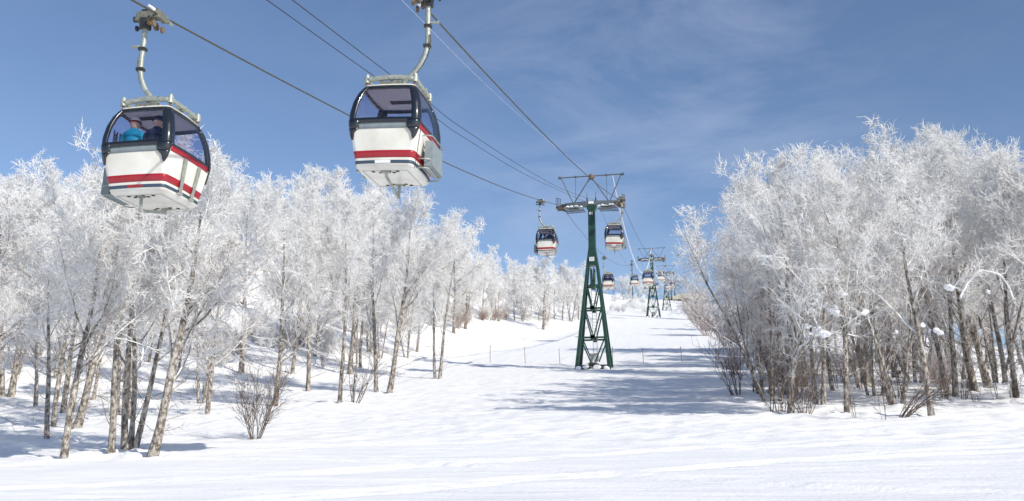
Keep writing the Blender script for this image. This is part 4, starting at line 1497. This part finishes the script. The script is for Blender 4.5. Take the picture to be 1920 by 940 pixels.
# ---------------------------------------------------------------- passengers
def skin_mesh(verts, edges, radii, name, sub=2):
    me = bpy.data.meshes.new(name)
    me.from_pydata(verts, edges, [])
    o = bpy.data.objects.new('tmp', me)
    C.objects.link(o)
    md = o.modifiers.new('s', 'SKIN')
    for v, r in zip(me.skin_vertices[0].data, radii):
        v.radius = (r, r) if not isinstance(r, tuple) else r
    me.skin_vertices[0].data[0].use_root = True
    s2 = o.modifiers.new('u', 'SUBSURF')
    s2.levels = sub
    dg = bpy.context.evaluated_depsgraph_get()
    dg.update()
    r = bpy.data.meshes.new_from_object(o.evaluated_get(dg))
    bpy.data.objects.remove(o)
    r.name = name
    r.polygons.foreach_set('use_smooth', [True]*len(r.polygons))
    return r
def make_person(jacket, trousers, head_turn, hat):
    """seated figure, pelvis above the origin on a 0 high seat, facing +y"""
    root = empty('person')
    v = [(0, 0, .10), (0, -.02, .26), (0, -.02, .42), (0, .0, .50), (0, .01, .57)]
    e = [(0, 1), (1, 2), (2, 3), (3, 4)]
    r = [(.16, .125), (.155, .12), (.18, .125), (.11, .09), (.06, .06)]
    for sx in (-1, 1):
        k = len(v)
        v += [(sx*.19, .0, .44), (sx*.26, .04, .22), (sx*.17, .28, .13), (sx*.14, .34, .12)]
        e += [(3, k), (k, k+1), (k+1, k+2), (k+2, k+3)]
        r += [.085, .068, .05, .04]
        k = len(v)
        v += [(sx*.11, .06, .09), (sx*.14, .42, .10), (sx*.14, .44, -.30), (sx*.14, .56, -.36)]
        e += [(0, k), (k, k+1), (k+1, k+2), (k+2, k+3)]
        r += [.115, .085, .07, .06]
    body = skin_mesh(v, e, r, 'body')
    body.materials.clear()
    body.materials.append(jacket); body.materials.append(trousers)
    for p in body.polygons:
        c = p.center
        p.material_index = 1 if (c.z < .15 and (c.y > .0) and abs(c.x) < .24 and not (c.z > .09 and c.y > .2 and c.y < .36 and c.z > .135)) else 0
    link('body', body, None, root)
    # gloves: palm, four bent fingers and a thumb
    for sx in (-1, 1):
        hv = [(0, 0, 0), (0, .05, -.005), (0, .085, -.01)]
        he = [(0, 1), (1, 2)]
        hr = [(.032, .022), (.045, .02), (.042, .018)]
        for f in range(4):
            k = len(hv)
            x = -.033 + f*.022
            ln = [.055, .068, .062, .045][f]
            hv += [(x, .095, -.012), (x, .095+ln*.55, -.03), (x, .095+ln*.8, -.065)]
            he += [(2, k), (k, k+1), (k+1, k+2)]
            hr += [.012, .011, .009]
        k = len(hv)
        hv += [(-sx*.045, .03, -.01), (-sx*.06, .065, -.03)]
        he += [(1, k), (k, k+1)]
        hr += [.014, .012]
        g = skin_mesh(hv, he, hr, 'glove', 1)
        g.materials.clear()
        o = link('glove', g, M['pants'], root)
        o.location = (sx*.135, .36, .12)
        o.rotation_euler = (0, 0, sx*.3)
    # head, with face, turned on the neck
    hd_ = MB()
    bm = bmesh.new()
    bmesh.ops.create_uvsphere(bm, u_segments=20, v_segments=14, radius=1)
    for q in bm.verts:
        x, y, z = q.co
        jaw = max(0, -z)
        q.co = Vector((x*.078*(1-.28*jaw), y*.098*(1-.12*jaw) + (.012*jaw if y > 0 else 0), z*.118))
        if y > .75 and -.35 < z < .1 and abs(x) < .3: q.co.y += .018
        if abs(x) > .9 and abs(z) < .25: q.co.x *= 1.12
    me = bpy.data.meshes.new('head')
    bm.to_mesh(me); bm.free()
    me.polygons.foreach_set('use_smooth', [True]*len(me.polygons))
    h = link('head', me, M['skin'], root)
    h.location = (0, .03, .70)
    h.rotation_euler = (R(-4), 0, head_turn)
    MB().blob((0, -.004, .052), .093, 3, .05, .85).build('hat', hat[0], h, True)
    MB().tube([(math.cos(a)*.088, math.sin(a)*.102-.004, .03) for a in np.linspace(0, 2*math.pi, 25)], .019, 6).build('hat_brim', hat[1], h, True)
    MB().box((0, .098, .012), (.13, .04, .06)).build('goggles', M['black'], h, bevel=.015)
    MB().tube([(math.cos(a)*.062, math.sin(a)*.062+.01, -.135) for a in np.linspace(0, 2*math.pi, 19)], .032, 6).build('collar', jacket, h, True)
    MB().box((0, .106, -.055), (.045, .006, .012)).build('mouth', M['hatr'], h)
    return root
def seat(p, cabin, x, y, rz, label):
    m = cabin.matrix_world @ Vector((x, y, .88))
    p.location = m
    p.rotation_euler = (0, 0, cabin.rotation_euler.z + rz)
    tag(p, label, 'person', 'passengers inside the cabins')
p1 = make_person(M['teal'], M['pants'], R(-65), (M['hatw'], M['hatr']))
p1.scale = (1.3, 1.3, 1.3)
seat(p1, CL[0], .34, .66, math.pi, 'seated passenger in a turquoise jacket and white hat in the nearest left cabin')
p2 = make_person(M['ink'], M['pants'], R(10), (M['ink'], M['ink']))
p2.scale = (1.3, 1.3, 1.3)
seat(p2, CL[0], -.30, .66, math.pi, 'seated passenger in a dark navy jacket in the nearest left cabin')
for ci, spots in ((1, [(-.36, .55, 0, 'dark dressed passenger on the near seat of the cabin left of the big tower'), (.30, -.62, math.pi, 'dark dressed passenger on the far seat of the cabin left of the big tower')]),
                  (2, [(.36, .55, 0, 'dark dressed passenger at left in the small cabin right of the big tower'), (-.3, .55, 0, 'dark dressed passenger at right in the small cabin right of the big tower')])):
    for x, y, dr, lb in spots:
        q = copy_tree(p2)
        seat(q, CL[ci], x, y, math.pi + dr, lb)
# white mark on the empty cabin is on its near end; the left cabins show the red one
# skis standing in the rack of the nearest left cabin
def ski_pair():
    root = empty('skis')
    for k in (-1, 1):
        mb = MB()
        pts_ = [(0, k*.025, 0), (0, k*.03, .2), (0, k*.012, .85), (0, k*.03, 1.45), (0, k*.07, 1.62)]
        mb.tube(pts_, [.03, .045, .036, .05, .015], 6, flat=.22)
        mb.build('ski', M['skir'] if k < 0 else M['navy'], root, True)
    MB().box((0.03, 0, .78), (.06, .1, .26)).box((.05, 0, .70), (.1, .08, .06)).build('binding', M['black'], root)
    return root
sk = ski_pair()
sk.location = CL[0].matrix_world @ Vector((1.08, .12, .15))
sk.rotation_euler = (0, R(-2), R(180))
tag(sk, 'pair of skis standing upright in the rack of the nearest left cabin', 'skis')
sk2 = copy_tree(sk)
sk2.location = CL[0].matrix_world @ Vector((1.08, .38, .15))
sk2['label'] = 'second pair of skis in the same rack, nearer the front of the cabin'

# ---------------------------------------------------------------- small things on the snow
def stake(u, v0, v1, label, lean=0.):
    p = hit(u, v0)
    h = onY(u, v1, p[1])[2] - p[2]
    root = empty('marker_pole', tuple(p))
    MB().tube([(0, 0, -.3), (lean*.5, 0, h*.5), (lean, 0, h)], [.04, .035, .028], 6).build('pole', M['stake'], root)
    MB().cyl((lean*.96, 0, h*.93), (0, 0, 1), .05, .10, 8).build('pole_cap', M['stake'], root)
    tag(root, label, 'pole', 'thin poles across the ski run')
stake(919, 680, 648, 'thin pole on the run, farthest left of the row left of the tower')
stake(985, 682, 651, 'thin pole second from the left in the row across the run', -.1)
stake(1050, 683, 654, 'thin pole nearest the big tower on its left', -.1)
stake(1207, 680, 653, 'thin pole first right of the big tower', -.12)
stake(1279, 679, 650, 'thin pole at the right end of the row by the brown scrub', -.12)
stake(1149, 684, 650, 'thin reddish pole close behind the right leg of the big tower')
p = hit(1187, 573)
h = onY(1187, 488, p[1])[2] - p[2]
root = empty('wooden_pole', tuple(p))
MB().tube([(0, 0, -.5), (0, 0, h)], [.22, .16], 8).build('pole', M['wall'], root)
MB().box((0, 0, h-.4), (1.2, .2, .2)).build('pole_arm', M['wall'], root)
tag(root, 'tall dark pole standing on the slope left of the second tower', 'pole')
# station roof behind the crest
def station():
    Y = 500.
    g = float(T(-10, Y))
    a = onY(1236, 566, Y); b = onY(1330, 566, Y)
    zr = onY(1290, 549, Y)[2]; ze = onY(1240, 563, Y)[2]
    root = empty('station_building', (float(a[0]+b[0])/2, Y, g - 1))
    W = float(b[0]-a[0]); h1 = ze - g + 1; h2 = zr - g + 1
    MB().box((0, 6, h1/2), (W*.9, 11, h1)).build('wall', M['wall'], root)
    V = [(-W/2, -1, h1), (W/2, -1, h1+.6), (W/2, 14, h1+.6), (-W/2, 14, h1), (-W*.02, 2, h2), (W*.28, 2, h2-.2), (W*.28, 10, h2-.2), (-W*.02, 10, h2)]
    MB().add(V, [(3, 2, 1, 0), (4, 5, 6, 7), (0, 1, 5, 4), (1, 2, 6, 5), (2, 3, 7, 6), (3, 0, 4, 7)]).build('roof', M['roof'], root)
    for k in range(9):
        MB().box((-W*.4 + k*W*.1, .47, h1-1.6), (1.3, .08, 1.2)).build('window', M['navy'], root)
    tag(root, 'low cream roofed lift station building behind the crest', 'building')
station()
build_ground()
print('objects', len(bpy.data.objects), 'tris ~', sum(len(m.polygons)*2 for m in bpy.data.meshes))
